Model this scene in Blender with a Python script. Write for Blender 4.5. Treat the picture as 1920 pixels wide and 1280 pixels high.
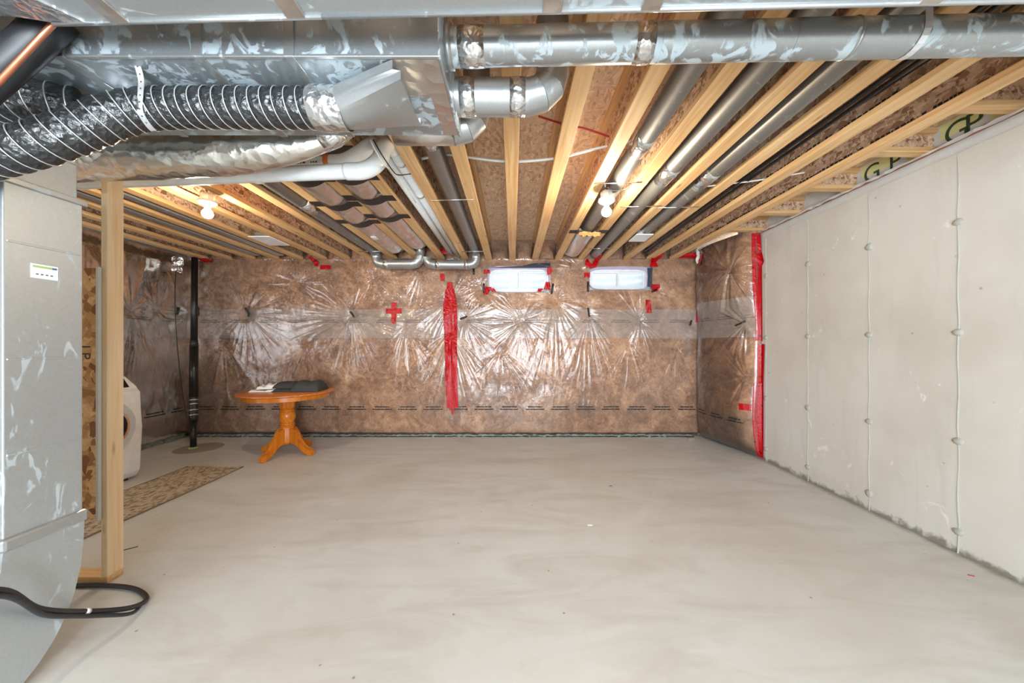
import bpy, bmesh, math, random
import numpy as np
from mathutils import Vector, Matrix

S = bpy.context.scene
for o in list(bpy.data.objects):
    bpy.data.objects.remove(o)
COL = S.collection
PI = math.pi
random.seed(7)

# ------------------------------------------------------------------ camera
F = 660.0                       # focal length in pixels of a 1920 wide frame
CX, CY, EYE = 962.0, 645.0, 1.42
cam = bpy.data.cameras.new('camera')
cam.sensor_width = 36.0
cam.lens = F / 1920 * 36
cam.shift_x = -2 / 1920
cam.shift_y = 5 / 1920
cam.clip_start = 0.02
co = bpy.data.objects.new('camera', cam)
COL.objects.link(co)
co.location = (0, 0, EYE)
co.rotation_euler = (PI / 2, 0, 0)
S.camera = co

# ------------------------------------------------------------------ world, light, exposure
w = bpy.data.worlds.new('overcast_sky')
S.world = w
w.use_nodes = True
w.node_tree.nodes['Background'].inputs[0].default_value = (0.93, 0.97, 1.0, 1)
w.node_tree.nodes['Background'].inputs[1].default_value = 2.4

def area(name, loc, rot, sx, sy, power, color):
    l = bpy.data.lights.new(name, 'AREA')
    l.shape = 'RECTANGLE'
    l.size, l.size_y, l.energy, l.color = sx, sy, power, color
    o = bpy.data.objects.new(name, l)
    COL.objects.link(o)
    o.location, o.rotation_euler = loc, rot
    return o
# added fill light from behind the camera, set in an invented doorway
area('added_rear_fill', (-.3, -3.02, 1.25), (PI / 2, 0, 0), 4.4, 2.2, 165, (0.79, 0.905, 1.0))
# added frontal light standing in for a flash; its invented housing is built below
area('added_softbox', (0.02, -1.92, 1.42), (PI / 2, 0, 0), 0.7, 0.7, 72, (0.80, 0.91, 1.0))

vs = S.view_settings
vs.view_transform = 'Standard'
vs.look = 'None'
vs.gamma = 1
vs.use_curve_mapping = False
vs.exposure = 0.9

BULB = 380.0
BULB_COL = (1.0, 0.84, 0.62)

# ------------------------------------------------------------------ layout numbers (metres)
YB = 5.41        # face of the back insulation
XL = -5.0        # face of the left insulation
JB = 2.716       # underside of the joists
JT = 3.016       # underside of the subfloor
YR = -3.05       # rear wall
def XR(y): return 2.96 + 0.027 * y      # concrete wall on the right runs very slightly askew
def P(x, y, Y): return Vector(((x - CX) / F * Y, Y, EYE + (CY - y) / F * Y))
def BW(x, y): return ((x - CX) / F * YB, EYE + (CY - y) / F * YB)
JX = {k: -0.01 + (0.349 if k > 0 else 0.36) * k for k in range(-13, 8)}

# ------------------------------------------------------------------ materials
def new_mat(name):
    m = bpy.data.materials.new(name)
    m.use_nodes = True
    nt = m.node_tree
    return m, nt, nt.nodes['Principled BSDF']
def nd(nt, t, **kw):
    n = nt.nodes.new(t)
    for k, v in kw.items():
        if k in n.inputs: n.inputs[k].default_value = v
        else: setattr(n, k, v)
    return n
def coords(nt, scale=(1, 1, 1), kind='Object', rot=(0, 0, 0)):
    tc = nd(nt, 'ShaderNodeTexCoord')
    mp = nd(nt, 'ShaderNodeMapping')
    mp.inputs['Scale'].default_value = scale
    mp.inputs['Rotation'].default_value = rot
    nt.links.new(tc.outputs[kind], mp.inputs['Vector'])
    return mp.outputs['Vector']
def noise(nt, vec, scale, detail=4, rough=0.55, dist=0.0):
    n = nd(nt, 'ShaderNodeTexNoise', Scale=scale, Detail=detail, Roughness=rough, Distortion=dist)
    nt.links.new(vec, n.inputs['Vector'])
    return n.outputs['Fac']
def ramp(nt, fac, stops):
    r = nd(nt, 'ShaderNodeValToRGB')
    e = r.color_ramp.elements
    while len(e) < len(stops): e.new(0.5)
    for i, (p, c) in enumerate(stops):
        e[i].position = p
        e[i].color = (c[0], c[1], c[2], 1) if not isinstance(c, (int, float)) else (c, c, c, 1)
    nt.links.new(fac, r.inputs['Fac'])
    return r.outputs['Color']
def mix(nt, fac, a, b, mode='MIX'):
    n = nd(nt, 'ShaderNodeMix', data_type='RGBA', blend_type=mode)
    for sock, v in ((n.inputs[0], fac), (n.inputs[6], a), (n.inputs[7], b)):
        if hasattr(v, 'is_output'): nt.links.new(v, sock)
        elif isinstance(v, (int, float)): sock.default_value = v
        else: sock.default_value = (v[0], v[1], v[2], 1)
    return n.outputs[2]
def bump(nt, h, strength, dist=0.01, normal=None):
    b = nd(nt, 'ShaderNodeBump', Strength=strength, Distance=dist)
    nt.links.new(h, b.inputs['Height'])
    if normal: nt.links.new(normal, b.inputs['Normal'])
    return b.outputs['Normal']
def setp(b, nt, **kw):
    names = {'color': 'Base Color', 'rough': 'Roughness', 'metal': 'Metallic', 'normal': 'Normal',
             'coat': 'Coat Weight', 'coat_rough': 'Coat Roughness', 'spec': 'Specular IOR Level'}
    for k, v in kw.items():
        s = b.inputs[names[k]]
        if hasattr(v, 'is_output'): nt.links.new(v, s)
        elif isinstance(v, (int, float)): s.default_value = v
        else: s.default_value = (v[0], v[1], v[2], 1)
MAT = {}
def srgb(r, g, b):
    f = lambda c: (c / 255 / 12.92) if c / 255 <= 0.04045 else ((c / 255 + 0.055) / 1.055) ** 2.4
    return (f(r), f(g), f(b))

def plain(name, col, rough=0.5, metal=0.0, **kw):
    m, nt, b = new_mat(name)
    v = coords(nt)
    n = noise(nt, v, 14, 3)
    c = mix(nt, n, tuple(x * 0.86 for x in col), tuple(min(1, x * 1.1) for x in col))
    setp(b, nt, color=c, rough=rough, metal=metal, **kw)
    MAT[name] = m
    return m
def m_wood(name, axis, c0, c1, c2, rough=0.6):
    m, nt, b = new_mat(name)
    sc = [26, 26, 26]; sc[axis] = 0.9
    tc = nd(nt, 'ShaderNodeTexCoord')
    oi = nd(nt, 'ShaderNodeObjectInfo')
    add = nd(nt, 'ShaderNodeVectorMath', operation='ADD')
    mul = nd(nt, 'ShaderNodeVectorMath', operation='SCALE')
    comb = nd(nt, 'ShaderNodeCombineXYZ')
    for i in range(3): nt.links.new(oi.outputs['Random'], comb.inputs[i])
    nt.links.new(comb.outputs[0], mul.inputs[0]); mul.inputs['Scale'].default_value = 7
    nt.links.new(tc.outputs['Object'], add.inputs[0]); nt.links.new(mul.outputs[0], add.inputs[1])
    mp = nd(nt, 'ShaderNodeMapping'); mp.inputs['Scale'].default_value = sc
    nt.links.new(add.outputs[0], mp.inputs['Vector'])
    n1 = noise(nt, mp.outputs[0], 1.6, 5, 0.6, 0.6)
    mp2 = nd(nt, 'ShaderNodeMapping'); mp2.inputs['Scale'].default_value = [x * 0.16 if i != axis else 1.0 for i, x in enumerate(sc)]
    nt.links.new(add.outputs[0], mp2.inputs['Vector'])
    n2 = noise(nt, mp2.outputs[0], 1.3, 3)
    c = ramp(nt, n1, [(0.3, c0), (0.5, c1), (0.72, c2)])
    c = mix(nt, ramp(nt, n2, [(0.35, 0.0), (0.7, 0.55)]), c, c0)
    # knots
    kv = nd(nt, 'ShaderNodeMapping'); ks = [9, 9, 9]; ks[axis] = 2.2
    kv.inputs['Scale'].default_value = ks
    nt.links.new(add.outputs[0], kv.inputs['Vector'])
    vo = nd(nt, 'ShaderNodeTexVoronoi', Scale=1.0)
    nt.links.new(kv.outputs[0], vo.inputs['Vector'])
    kn = ramp(nt, vo.outputs['Distance'], [(0.05, 0.8), (0.13, 0.0)])
    c = mix(nt, kn, c, tuple(x * 0.42 for x in c0))
    setp(b, nt, color=c, rough=rough, normal=bump(nt, n1, 0.15, 0.004))
    MAT[name] = m
pine = (srgb(202, 152, 98), srgb(222, 183, 132), srgb(234, 204, 160))
for nm, ax in (('pine_x', 0), ('pine_y', 1), ('pine_z', 2)):
    m_wood(nm, ax, *(pine if nm != 'pine_z' else (srgb(222, 188, 142), srgb(236, 210, 172), srgb(242, 224, 192))))
m_wood('oak_honey', 2, srgb(176, 92, 14), srgb(206, 118, 26), srgb(222, 140, 40), 0.28)
m_wood('oak_top', 0, srgb(176, 96, 36), srgb(200, 118, 52), srgb(214, 138, 70), 0.25)
m_wood('sill_wood', 1, srgb(176, 110, 70), srgb(200, 138, 92), srgb(214, 160, 118))

def m_osb(name, dark, mid, light, scale, perm=(0, 1, 2)):
    m, nt, b = new_mat(name)
    cols = []
    base = coords(nt)
    nz = nd(nt, 'ShaderNodeTexNoise', Scale=3.0, Detail=2.0)
    nt.links.new(base, nz.inputs['Vector'])
    for rot, st in (((0.2, 0.5, 0.6), (1, .3, 1)), ((0.8, -.4, -.5), (.3, 1, .6)), ((-.5, .2, 1.2), (.7, .28, .5))):
        mp = nd(nt, 'ShaderNodeMapping'); mp.inputs['Rotation'].default_value = rot; mp.inputs['Scale'].default_value = st
        ad = nd(nt, 'ShaderNodeVectorMath', operation='MULTIPLY_ADD')
        nt.links.new(nz.outputs['Color'], ad.inputs[0]); ad.inputs[1].default_value = (.12, .12, .12); nt.links.new(base, ad.inputs[2])
        nt.links.new(ad.outputs[0], mp.inputs['Vector'])
        vo = nd(nt, 'ShaderNodeTexVoronoi', Scale=scale)
        nt.links.new(mp.outputs[0], vo.inputs['Vector'])
        sep = nd(nt, 'ShaderNodeSeparateColor'); nt.links.new(vo.outputs['Color'], sep.inputs[0])
        cols.append((sep.outputs[0], sep.outputs[1]))
    f = mix(nt, ramp(nt, cols[0][1], [(.49, 0), (.51, 1)]), cols[0][0], cols[1][0])
    f = mix(nt, ramp(nt, cols[2][1], [(.6, 0), (.62, 1)]), f, cols[2][0])
    c = ramp(nt, f, [(0.0, dark), (0.3, mid), (0.75, light), (1.0, tuple(min(1, x * 1.15) for x in light))])
    g = noise(nt, base, 60, 3)
    c = mix(nt, ramp(nt, g, [(.4, 0), (.75, .35)]), c, dark)
    setp(b, nt, color=c, rough=0.7, normal=bump(nt, f, 0.2, 0.004))
    MAT[name] = m
m_osb('osb_web', srgb(128, 90, 64), srgb(182, 144, 112), srgb(218, 188, 160), 72)
m_osb('osb_subfloor', srgb(198, 160, 124), srgb(224, 192, 158), srgb(234, 208, 178), 60)
m_osb('osb_panel', srgb(128, 78, 36), srgb(190, 138, 80), srgb(222, 178, 122), 30)

def m_galv(name, base, rough, smear, seed, thr=0.56):
    m, nt, b = new_mat(name)
    v = coords(nt)
    mp = nd(nt, 'ShaderNodeMapping'); mp.inputs['Location'].default_value = (seed, seed * 1.7, seed * .6); mp.inputs['Scale'].default_value = (1, 2.4, .9) if name == 'galv_drop' else (1.5, 1.8, .9)
    nt.links.new(v, mp.inputs['Vector'])
    n = noise(nt, mp.outputs[0], 7.5, 7, 0.62, 1.3)
    lo = noise(nt, mp.outputs[0], 2.1, 2)
    a = nd(nt, 'ShaderNodeMath', operation='MULTIPLY_ADD'); nt.links.new(lo, a.inputs[0]); a.inputs[1].default_value = 0.45; nt.links.new(n, a.inputs[2])
    sm = ramp(nt, a.outputs[0], [(thr + .2, 0.0), (thr + .25, smear)])
    sp = noise(nt, v, 90, 2)
    c = mix(nt, sp, tuple(x * .9 for x in base), tuple(min(1, x * 1.08) for x in base))
    c = mix(nt, sm, c, srgb(196, 212, 220))
    mt = nd(nt, 'ShaderNodeMath', operation='MULTIPLY_ADD'); nt.links.new(sm, mt.inputs[0]); mt.inputs[1].default_value = -.55; mt.inputs[2].default_value = 0.7
    rg = nd(nt, 'ShaderNodeMath', operation='MULTIPLY_ADD'); nt.links.new(sm, rg.inputs[0]); rg.inputs[1].default_value = .3; rg.inputs[2].default_value = rough
    setp(b, nt, color=c, metal=mt.outputs[0], rough=rg.outputs[0], normal=bump(nt, lo, .05, .02))
    MAT[name] = m
m_galv('galv', (0.40, 0.44, 0.46), 0.36, 0.65, 0.0)
m_galv('galv_pipe', (0.40, 0.42, 0.43), 0.30, 0.8, 3.3, 0.54)
m_galv('galv_clean', (0.42, 0.43, 0.43), 0.32, 0.5, 6.1, 0.66)
m_galv('galv_dull', (0.27, 0.265, 0.255), 0.46, 0.4, 2.2, 0.66)
m_galv('galv_drop', (0.48, 0.51, 0.52), 0.42, 0.5, 9.4, 0.62)

def m_foil(name, col, rough, sc, strength=0.8):
    m, nt, b = new_mat(name)
    v = coords(nt)
    vo = nd(nt, 'ShaderNodeTexVoronoi', Scale=sc, feature='F1', distance='EUCLIDEAN')
    n = nd(nt, 'ShaderNodeTexNoise', Scale=sc * .5, Detail=3.0)
    nt.links.new(v, n.inputs['Vector'])
    ad = nd(nt, 'ShaderNodeVectorMath', operation='MULTIPLY_ADD')
    nt.links.new(n.outputs['Color'], ad.inputs[0]); ad.inputs[1].default_value = (.1, .1, .1); nt.links.new(v, ad.inputs[2])
    nt.links.new(ad.outputs[0], vo.inputs['Vector'])
    setp(b, nt, color=col, metal=0.95, rough=rough, normal=bump(nt, vo.outputs['Distance'], strength, .012))
    MAT[name] = m
m_foil('foil', (0.74, 0.75, 0.76), 0.24, 26, .6)
m_foil('foil_warm', (0.80, 0.77, 0.72), 0.26, 16, 0.6)
m_foil('foil_bay', (0.70, 0.67, 0.64), 0.30, 14, 0.45)
m_foil('poly_silver', (0.78, 0.76, 0.73), 0.2, 20, 1.0)

def m_blackflex():
    m, nt, b = new_mat('black_flex')
    v = coords(nt)
    vo = nd(nt, 'ShaderNodeTexVoronoi', Scale=52.0)
    n = noise(nt, v, 34, 4, .6, 1.0)
    nt.links.new(v, vo.inputs['Vector'])
    h = mix(nt, .5, vo.outputs['Distance'], n)
    setp(b, nt, color=(0.018, 0.019, 0.02), rough=0.22, normal=bump(nt, h, .9, .012))
    b.inputs['Specular IOR Level'].default_value = 0.8
    MAT['black_flex'] = m
m_blackflex()

def m_floor():
    m, nt, b = new_mat('concrete_floor')
    v = coords(nt)
    a = noise(nt, v, .55, 5, .55, .6)
    d = noise(nt, v, 5, 6, .6)
    e = noise(nt, coords(nt, (.7, 2.4, 1)), 1.5, 5, .6, 1.2)
    c = ramp(nt, a, [(.32, srgb(190, 188, 182)), (.5, srgb(200, 202, 200)), (.68, srgb(206, 211, 212))])
    c = mix(nt, ramp(nt, e, [(.46, 0), (.68, .55)]), c, srgb(178, 174, 166))
    c = mix(nt, ramp(nt, d, [(.56, 0), (.8, .35)]), c, srgb(178, 174, 166))
    # small specks and scuffs of dirt
    sp = nd(nt, 'ShaderNodeTexVoronoi', Scale=5.0); nt.links.new(v, sp.inputs['Vector'])
    c = mix(nt, ramp(nt, sp.outputs['Distance'], [(.02, .7), (.045, 0)]), c, srgb(96, 92, 86))
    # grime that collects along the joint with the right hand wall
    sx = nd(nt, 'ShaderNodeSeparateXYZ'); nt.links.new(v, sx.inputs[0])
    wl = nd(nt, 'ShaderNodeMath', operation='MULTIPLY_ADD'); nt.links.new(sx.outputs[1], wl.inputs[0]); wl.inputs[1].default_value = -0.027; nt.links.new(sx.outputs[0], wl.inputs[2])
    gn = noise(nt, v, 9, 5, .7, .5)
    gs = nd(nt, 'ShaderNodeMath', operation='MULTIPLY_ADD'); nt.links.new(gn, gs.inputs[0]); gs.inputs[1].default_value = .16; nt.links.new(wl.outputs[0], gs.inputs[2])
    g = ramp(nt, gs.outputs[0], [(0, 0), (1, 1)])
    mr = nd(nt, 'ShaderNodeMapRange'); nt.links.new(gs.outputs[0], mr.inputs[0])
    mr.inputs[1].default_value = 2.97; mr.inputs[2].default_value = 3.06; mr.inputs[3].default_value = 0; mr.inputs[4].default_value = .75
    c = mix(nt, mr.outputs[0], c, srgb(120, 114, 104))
    setp(b, nt, color=c, rough=ramp(nt, a, [(.3, .5), (.7, .38)]), normal=bump(nt, d, .06, .004))
    MAT['concrete_floor'] = m
m_floor()
def m_wall():
    m, nt, b = new_mat('concrete_wall')
    v = coords(nt)
    a = noise(nt, v, .9, 5, .55)
    d = noise(nt, v, 22, 5, .6)
    c = ramp(nt, a, [(.3, srgb(192, 188, 178)), (.5, srgb(204, 202, 195)), (.7, srgb(208, 209, 206))])
    st = noise(nt, coords(nt, (1, 3.2, .5)), 2.2, 5, .6, .5)
    c = mix(nt, ramp(nt, st, [(.55, 0), (.75, .4)]), c, srgb(182, 182, 178))
    ef = noise(nt, coords(nt, (1, 1.6, .9)), 4.2, 6, .65, .8)
    c = mix(nt, ramp(nt, ef, [(.645, 0), (.68, .8)]), c, srgb(226, 224, 216))
    pits = nd(nt, 'ShaderNodeTexVoronoi', Scale=6.0); nt.links.new(v, pits.inputs['Vector'])
    c = mix(nt, ramp(nt, pits.outputs['Distance'], [(.035, .65), (.07, 0)]), c, srgb(140, 138, 132))
    # damp grime with a ragged edge along the foot of the wall
    sx = nd(nt, 'ShaderNodeSeparateXYZ'); nt.links.new(v, sx.inputs[0])
    gs = nd(nt, 'ShaderNodeMath', operation='MULTIPLY_ADD'); gn = noise(nt, v, 7, 5, .7, .4)
    nt.links.new(gn, gs.inputs[0]); gs.inputs[1].default_value = -.22; nt.links.new(sx.outputs[2], gs.inputs[2])
    mr = nd(nt, 'ShaderNodeMapRange'); nt.links.new(gs.outputs[0], mr.inputs[0])
    mr.inputs[1].default_value = -.10; mr.inputs[2].default_value = -.06; mr.inputs[3].default_value = .9; mr.inputs[4].default_value = 0
    c = mix(nt, mr.outputs[0], c, srgb(122, 120, 108))
    setp(b, nt, color=c, rough=.75, normal=bump(nt, d, .12, .004))
    MAT['concrete_wall'] = m
m_wall()
def m_batt():
    m, nt, b = new_mat('glass_wool')
    v = coords(nt)
    a = noise(nt, v, 2.6, 7, .68, 1.4)
    d = noise(nt, v, 16, 6, .7, 1.2)
    lo = noise(nt, v, 1.0, 2)
    f = mix(nt, .42, a, d)
    c = ramp(nt, f, [(.33, srgb(104, 74, 56)), (.46, srgb(160, 117, 87)), (.56, srgb(196, 152, 117)), (.68, srgb(226, 192, 158))])
    c = mix(nt, ramp(nt, lo, [(.4, 0), (.65, .6)]), c, mix(nt, .55, c, srgb(124, 100, 88)))
    setp(b, nt, color=c, rough=.95, normal=bump(nt, d, .4, .01))
    MAT['glass_wool'] = m
m_batt()
def m_poly(name, milk, tint, rough, rmul, bsc=38):
    m, nt, b = new_mat(name)
    nt.nodes.remove(b)
    out = nt.nodes['Material Output']
    v = coords(nt)
    n = noise(nt, v, bsc, 4, .6, 1.5)
    nrm = bump(nt, n, .22, .006)
    tr = nd(nt, 'ShaderNodeBsdfTransparent'); tr.inputs[0].default_value = (.97, .96, .95, 1)
    df = nd(nt, 'ShaderNodeBsdfDiffuse'); df.inputs[0].default_value = (*tint, 1)
    gl = nd(nt, 'ShaderNodeBsdfGlossy'); gl.inputs['Roughness'].default_value = rough
    nt.links.new(nrm, gl.inputs['Normal'])
    fr = nd(nt, 'ShaderNodeFresnel', IOR=1.5); nt.links.new(nrm, fr.inputs['Normal'])
    ml = nd(nt, 'ShaderNodeMath', operation='MULTIPLY', use_clamp=True); nt.links.new(fr.outputs[0], ml.inputs[0]); ml.inputs[1].default_value = rmul
    m1 = nd(nt, 'ShaderNodeMixShader'); m1.inputs[0].default_value = milk
    nt.links.new(tr.outputs[0], m1.inputs[1]); nt.links.new(df.outputs[0], m1.inputs[2])
    m2 = nd(nt, 'ShaderNodeMixShader'); nt.links.new(ml.outputs[0], m2.inputs[0])
    nt.links.new(m1.outputs[0], m2.inputs[1]); nt.links.new(gl.outputs[0], m2.inputs[2])
    nt.links.new(m2.outputs[0], out.inputs[0])
    MAT[name] = m
m_poly('clear_poly', .05, (.75, .72, .68), .075, 1.4)
m_poly('milky_poly', .30, (.62, .55, .51), .09, 1.25)
def m_redtape():
    m, nt, b = new_mat('red_tape')
    v = coords(nt)
    vo = nd(nt, 'ShaderNodeTexVoronoi', Scale=16.0); nt.links.new(v, vo.inputs['Vector'])
    n = noise(nt, v, 40, 3, .6, 1)
    c = mix(nt, ramp(nt, vo.outputs['Distance'], [(.14, .9), (.24, 0)]), srgb(178, 2, 14), srgb(44, 2, 7))
    setp(b, nt, color=c, rough=.26, spec=.35, normal=bump(nt, n, .6, .008))
    MAT['red_tape'] = m
m_redtape()
def m_rug():
    m, nt, b = new_mat('rug_leaf')
    v = coords(nt)
    vo = nd(nt, 'ShaderNodeTexVoronoi', Scale=26.0, feature='F1')
    mp = nd(nt, 'ShaderNodeMapping'); mp.inputs['Scale'].default_value = (1.6, .8, 1); mp.inputs['Rotation'].default_value = (0, 0, .7)
    nt.links.new(v, mp.inputs['Vector']); nt.links.new(mp.outputs[0], vo.inputs['Vector'])
    f = noise(nt, v, 16, 4, .6, 1.6)
    g = mix(nt, .72, vo.outputs['Distance'], f)
    c = ramp(nt, g, [(.36, srgb(112, 98, 82)), (.46, srgb(150, 134, 112)), (.54, srgb(186, 172, 150))])
    setp(b, nt, color=c, rough=.95, normal=bump(nt, f, .3, .004))
    MAT['rug_leaf'] = m
m_rug()
plain('pvc', srgb(226, 228, 228), .32)
plain('white_gloss', srgb(232, 234, 236), .22)
plain('white_matte', srgb(226, 226, 222), .6)
plain('vinyl', srgb(226, 230, 236), .35)
plain('black_plastic', (.012, .012, .013), .3)
plain('black_rubber', (.02, .02, .022), .42)
plain('black_tape', (.016, .015, .015), .5)
plain('dark_grey_fabric', srgb(58, 60, 60), .8)
plain('dark_glass', (.015, .015, .02), .08)
plain('copper', srgb(206, 130, 100), .3, .8)
plain('wire_steel', (.7, .7, .7), .3, 1.0)
plain('strap_steel', (.78, .8, .82), .35, .7)
plain('chrome', (.8, .8, .82), .12, 1.0)
plain('sill_grey', srgb(206, 208, 208), .6)
plain('seam_grey', srgb(172, 172, 166), .85)
plain('caulk', srgb(228, 228, 226), .6)
plain('gasket', srgb(120, 128, 124), .55)
plain('dirt', srgb(62, 62, 56), .9)
plain('ink', (.02, .018, .018), .6)
plain('ink_faint', srgb(96, 86, 80), .6)
plain('ink_green', srgb(54, 78, 52), .6)
plain('rim_foam', srgb(222, 226, 226), .6)
plain('rim_yellow', srgb(232, 232, 168), .6)
plain('sticker_green', srgb(170, 190, 110), .6)
plain('sticker_blue', srgb(92, 104, 140), .6)
plain('red_plastic', srgb(180, 52, 48), .4)
plain('orange_mark', srgb(226, 120, 60), .5)
plain('patch_concrete', srgb(152, 142, 126), .8)
plain('paper', srgb(236, 236, 234), .7)
plain('cable_white', srgb(214, 212, 206), .5)
plain('corrugated', srgb(206, 216, 226), .5)
plain('frosted_wrap', srgb(196, 196, 190), .35)
plain('washer_grey', srgb(196, 202, 206), .35)
plain('navy_tape', srgb(40, 46, 66), .5)
plain('lilac_wrap', srgb(214, 200, 220), .3)
plain('rug_edge', srgb(124, 112, 96), .9)
plain('kraft', srgb(206, 160, 100), .7)
plain('tuft', srgb(222, 216, 206), .95)
def m_emit(name, col, st):
    m, nt, b = new_mat(name)
    setp(b, nt, color=(1, 1, 1))
    b.inputs['Emission Color'].default_value = (*col, 1)
    b.inputs['Emission Strength'].default_value = st
    MAT[name] = m
m_emit('bulb_glow', BULB_COL, BULB)
def m_glass():
    m, nt, b = new_mat('window_glass')
    nt.nodes.remove(b)
    tr = nd(nt, 'ShaderNodeBsdfTransparent'); gl = nd(nt, 'ShaderNodeBsdfGlossy'); gl.inputs['Roughness'].default_value = .02
    mx = nd(nt, 'ShaderNodeMixShader'); mx.inputs[0].default_value = .06
    nt.links.new(tr.outputs[0], mx.inputs[1]); nt.links.new(gl.outputs[0], mx.inputs[2])
    nt.links.new(mx.outputs[0], nt.nodes['Material Output'].inputs[0])
    MAT['window_glass'] = m
m_glass()

# ------------------------------------------------------------------ geometry helpers
BASE = {}
def thing(name, label, cat, loc=(0, 0, 0), group=None):
    e = bpy.data.objects.new(name, None)
    e.empty_display_size = .1
    COL.objects.link(e)
    e.location = loc
    BASE[e.name] = Vector(loc)
    tag(e, label, cat, group)
    return e
def tag(o, label=None, cat=None, group=None, kind=None):
    if label: o['label'] = label
    if cat: o['category'] = cat
    if group: o['group'] = group
    if kind: o['kind'] = kind
    return o
def mk(name, verts, faces, mat, parent=None, smooth=False, origin=None):
    """one mesh object; verts are world coordinates"""
    verts = np.asarray([tuple(v) for v in verts] if not isinstance(verts, np.ndarray) else verts, dtype=float)
    if parent is not None: base = BASE[parent.name]
    elif origin is not None: base = Vector(origin)
    else:
        lo, hi = verts.min(0), verts.max(0)
        base = Vector(((lo[0] + hi[0]) / 2, (lo[1] + hi[1]) / 2, lo[2]))
    me = bpy.data.meshes.new(name)
    if isinstance(faces, np.ndarray):
        nf = len(faces)
        me.vertices.add(len(verts)); me.vertices.foreach_set('co', (verts - np.array(base)).astype(np.float32).ravel())
        me.loops.add(nf * 4); me.loops.foreach_set('vertex_index', faces.astype(np.int32).ravel())
        me.polygons.add(nf); me.polygons.foreach_set('loop_start', (np.arange(nf) * 4).astype(np.int32))
        me.update(calc_edges=True)
    else:
        me.from_pydata((verts - np.array(base)).tolist(), [], faces)
    me.materials.append(MAT[mat])
    if smooth: me.polygons.foreach_set('use_smooth', [True] * len(me.polygons))
    me.update()
    o = bpy.data.objects.new(name, me)
    COL.objects.link(o)
    if parent is not None: o.parent = parent
    else: o.location = base
    if parent is not None and parent.type == 'MESH': pass
    BASE[o.name] = base
    return o
def box_vf(lo, hi):
    x0, y0, z0 = lo; x1, y1, z1 = hi
    v = [(x0, y0, z0), (x1, y0, z0), (x1, y1, z0), (x0, y1, z0), (x0, y0, z1), (x1, y0, z1), (x1, y1, z1), (x0, y1, z1)]
    f = [[0, 3, 2, 1], [4, 5, 6, 7], [0, 1, 5, 4], [1, 2, 6, 5], [2, 3, 7, 6], [3, 0, 4, 7]]
    return v, f
def join(*vfs):
    V, Fs = [], []
    for v, f in vfs:
        n = len(V)
        V += [tuple(p) for p in v]
        Fs += [[i + n for i in q] for q in f]
    return V, Fs
def bevel_vf(v, f, r, seg=2):
    bm = bmesh.new()
    vs_ = [bm.verts.new(p) for p in v]
    for q in f: bm.faces.new([vs_[i] for i in q])
    bmesh.ops.bevel(bm, geom=bm.edges[:], offset=r, segments=seg, affect='EDGES', profile=.5)
    bm.verts.index_update()
    V = [tuple(p.co) for p in bm.verts]
    Fs = [[p.index for p in q.verts] for q in bm.faces]
    bm.free()
    return V, Fs
def box(name, lo, hi, mat, parent=None, r=0.0, **kw):
    v, f = box_vf(lo, hi)
    if r: v, f = bevel_vf(v, f, r)
    return mk(name, v, f, mat, parent, **kw)
def frames(pts):
    pts = [Vector(p) for p in pts]
    n = len(pts)
    tan = []
    for i in range(n):
        a = pts[i] - pts[i - 1] if i > 0 else pts[1] - pts[0]
        b = pts[i + 1] - pts[i] if i < n - 1 else pts[-1] - pts[-2]
        tan.append((a.normalized() + b.normalized()).normalized())
    up = Vector((0, 0, 1)) if abs(tan[0].z) < .9 else Vector((1, 0, 0))
    u = tan[0].cross(up).normalized()
    res = []
    for i in range(n):
        u = (u - tan[i] * u.dot(tan[i])).normalized()
        res.append((pts[i], tan[i], u, tan[i].cross(u).normalized()))
    return res
def tube_vf(pts, r, seg=14, caps=True, rfun=None):
    fr = frames(pts)
    V, Fs = [], []
    for i, (p, t, u, b) in enumerate(fr):
        ri = r[i] if isinstance(r, (list, tuple)) else r
        for k in range(seg):
            a = 2 * PI * k / seg
            rr = ri * (rfun(i, a) if rfun else 1)
            V.append(p + (u * math.cos(a) + b * math.sin(a)) * rr)
    for i in range(len(fr) - 1):
        for k in range(seg):
            k2 = (k + 1) % seg
            Fs.append([i * seg + k, i * seg + k2, (i + 1) * seg + k2, (i + 1) * seg + k])
    if caps:
        Fs.append(list(range(seg))[::-1])
        Fs.append([(len(fr) - 1) * seg + k for k in range(seg)])
    return V, Fs
def tube(name, pts, r, mat, parent=None, seg=14, smooth=True, **kw):
    v, f = tube_vf(pts, r, seg, **kw)
    return mk(name, v, f, mat, parent, smooth)
def spline(pts, n=8):
    pts = [Vector(p) for p in pts]
    P_ = [pts[0] * 2 - pts[1]] + pts + [pts[-1] * 2 - pts[-2]]
    out = []
    for i in range(1, len(P_) - 2):
        a, b, c, d = P_[i - 1:i + 3]
        for k in range(n):
            t = k / n
            out.append(.5 * ((2 * b) + (c - a) * t + (2 * a - 5 * b + 4 * c - d) * t * t + (3 * b - a - 3 * c + d) * t ** 3))
    out.append(pts[-1])
    return out
def resample(pts, step):
    pts = [Vector(p) for p in pts]
    out = [pts[0]]; acc = 0
    for a, b in zip(pts, pts[1:]):
        L = (b - a).length
        while L > 0 and acc + L >= step:
            t = (step - acc) / L
            a = a.lerp(b, t); out.append(a.copy()); L = (b - a).length; acc = 0
        acc += L
    return out
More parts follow.
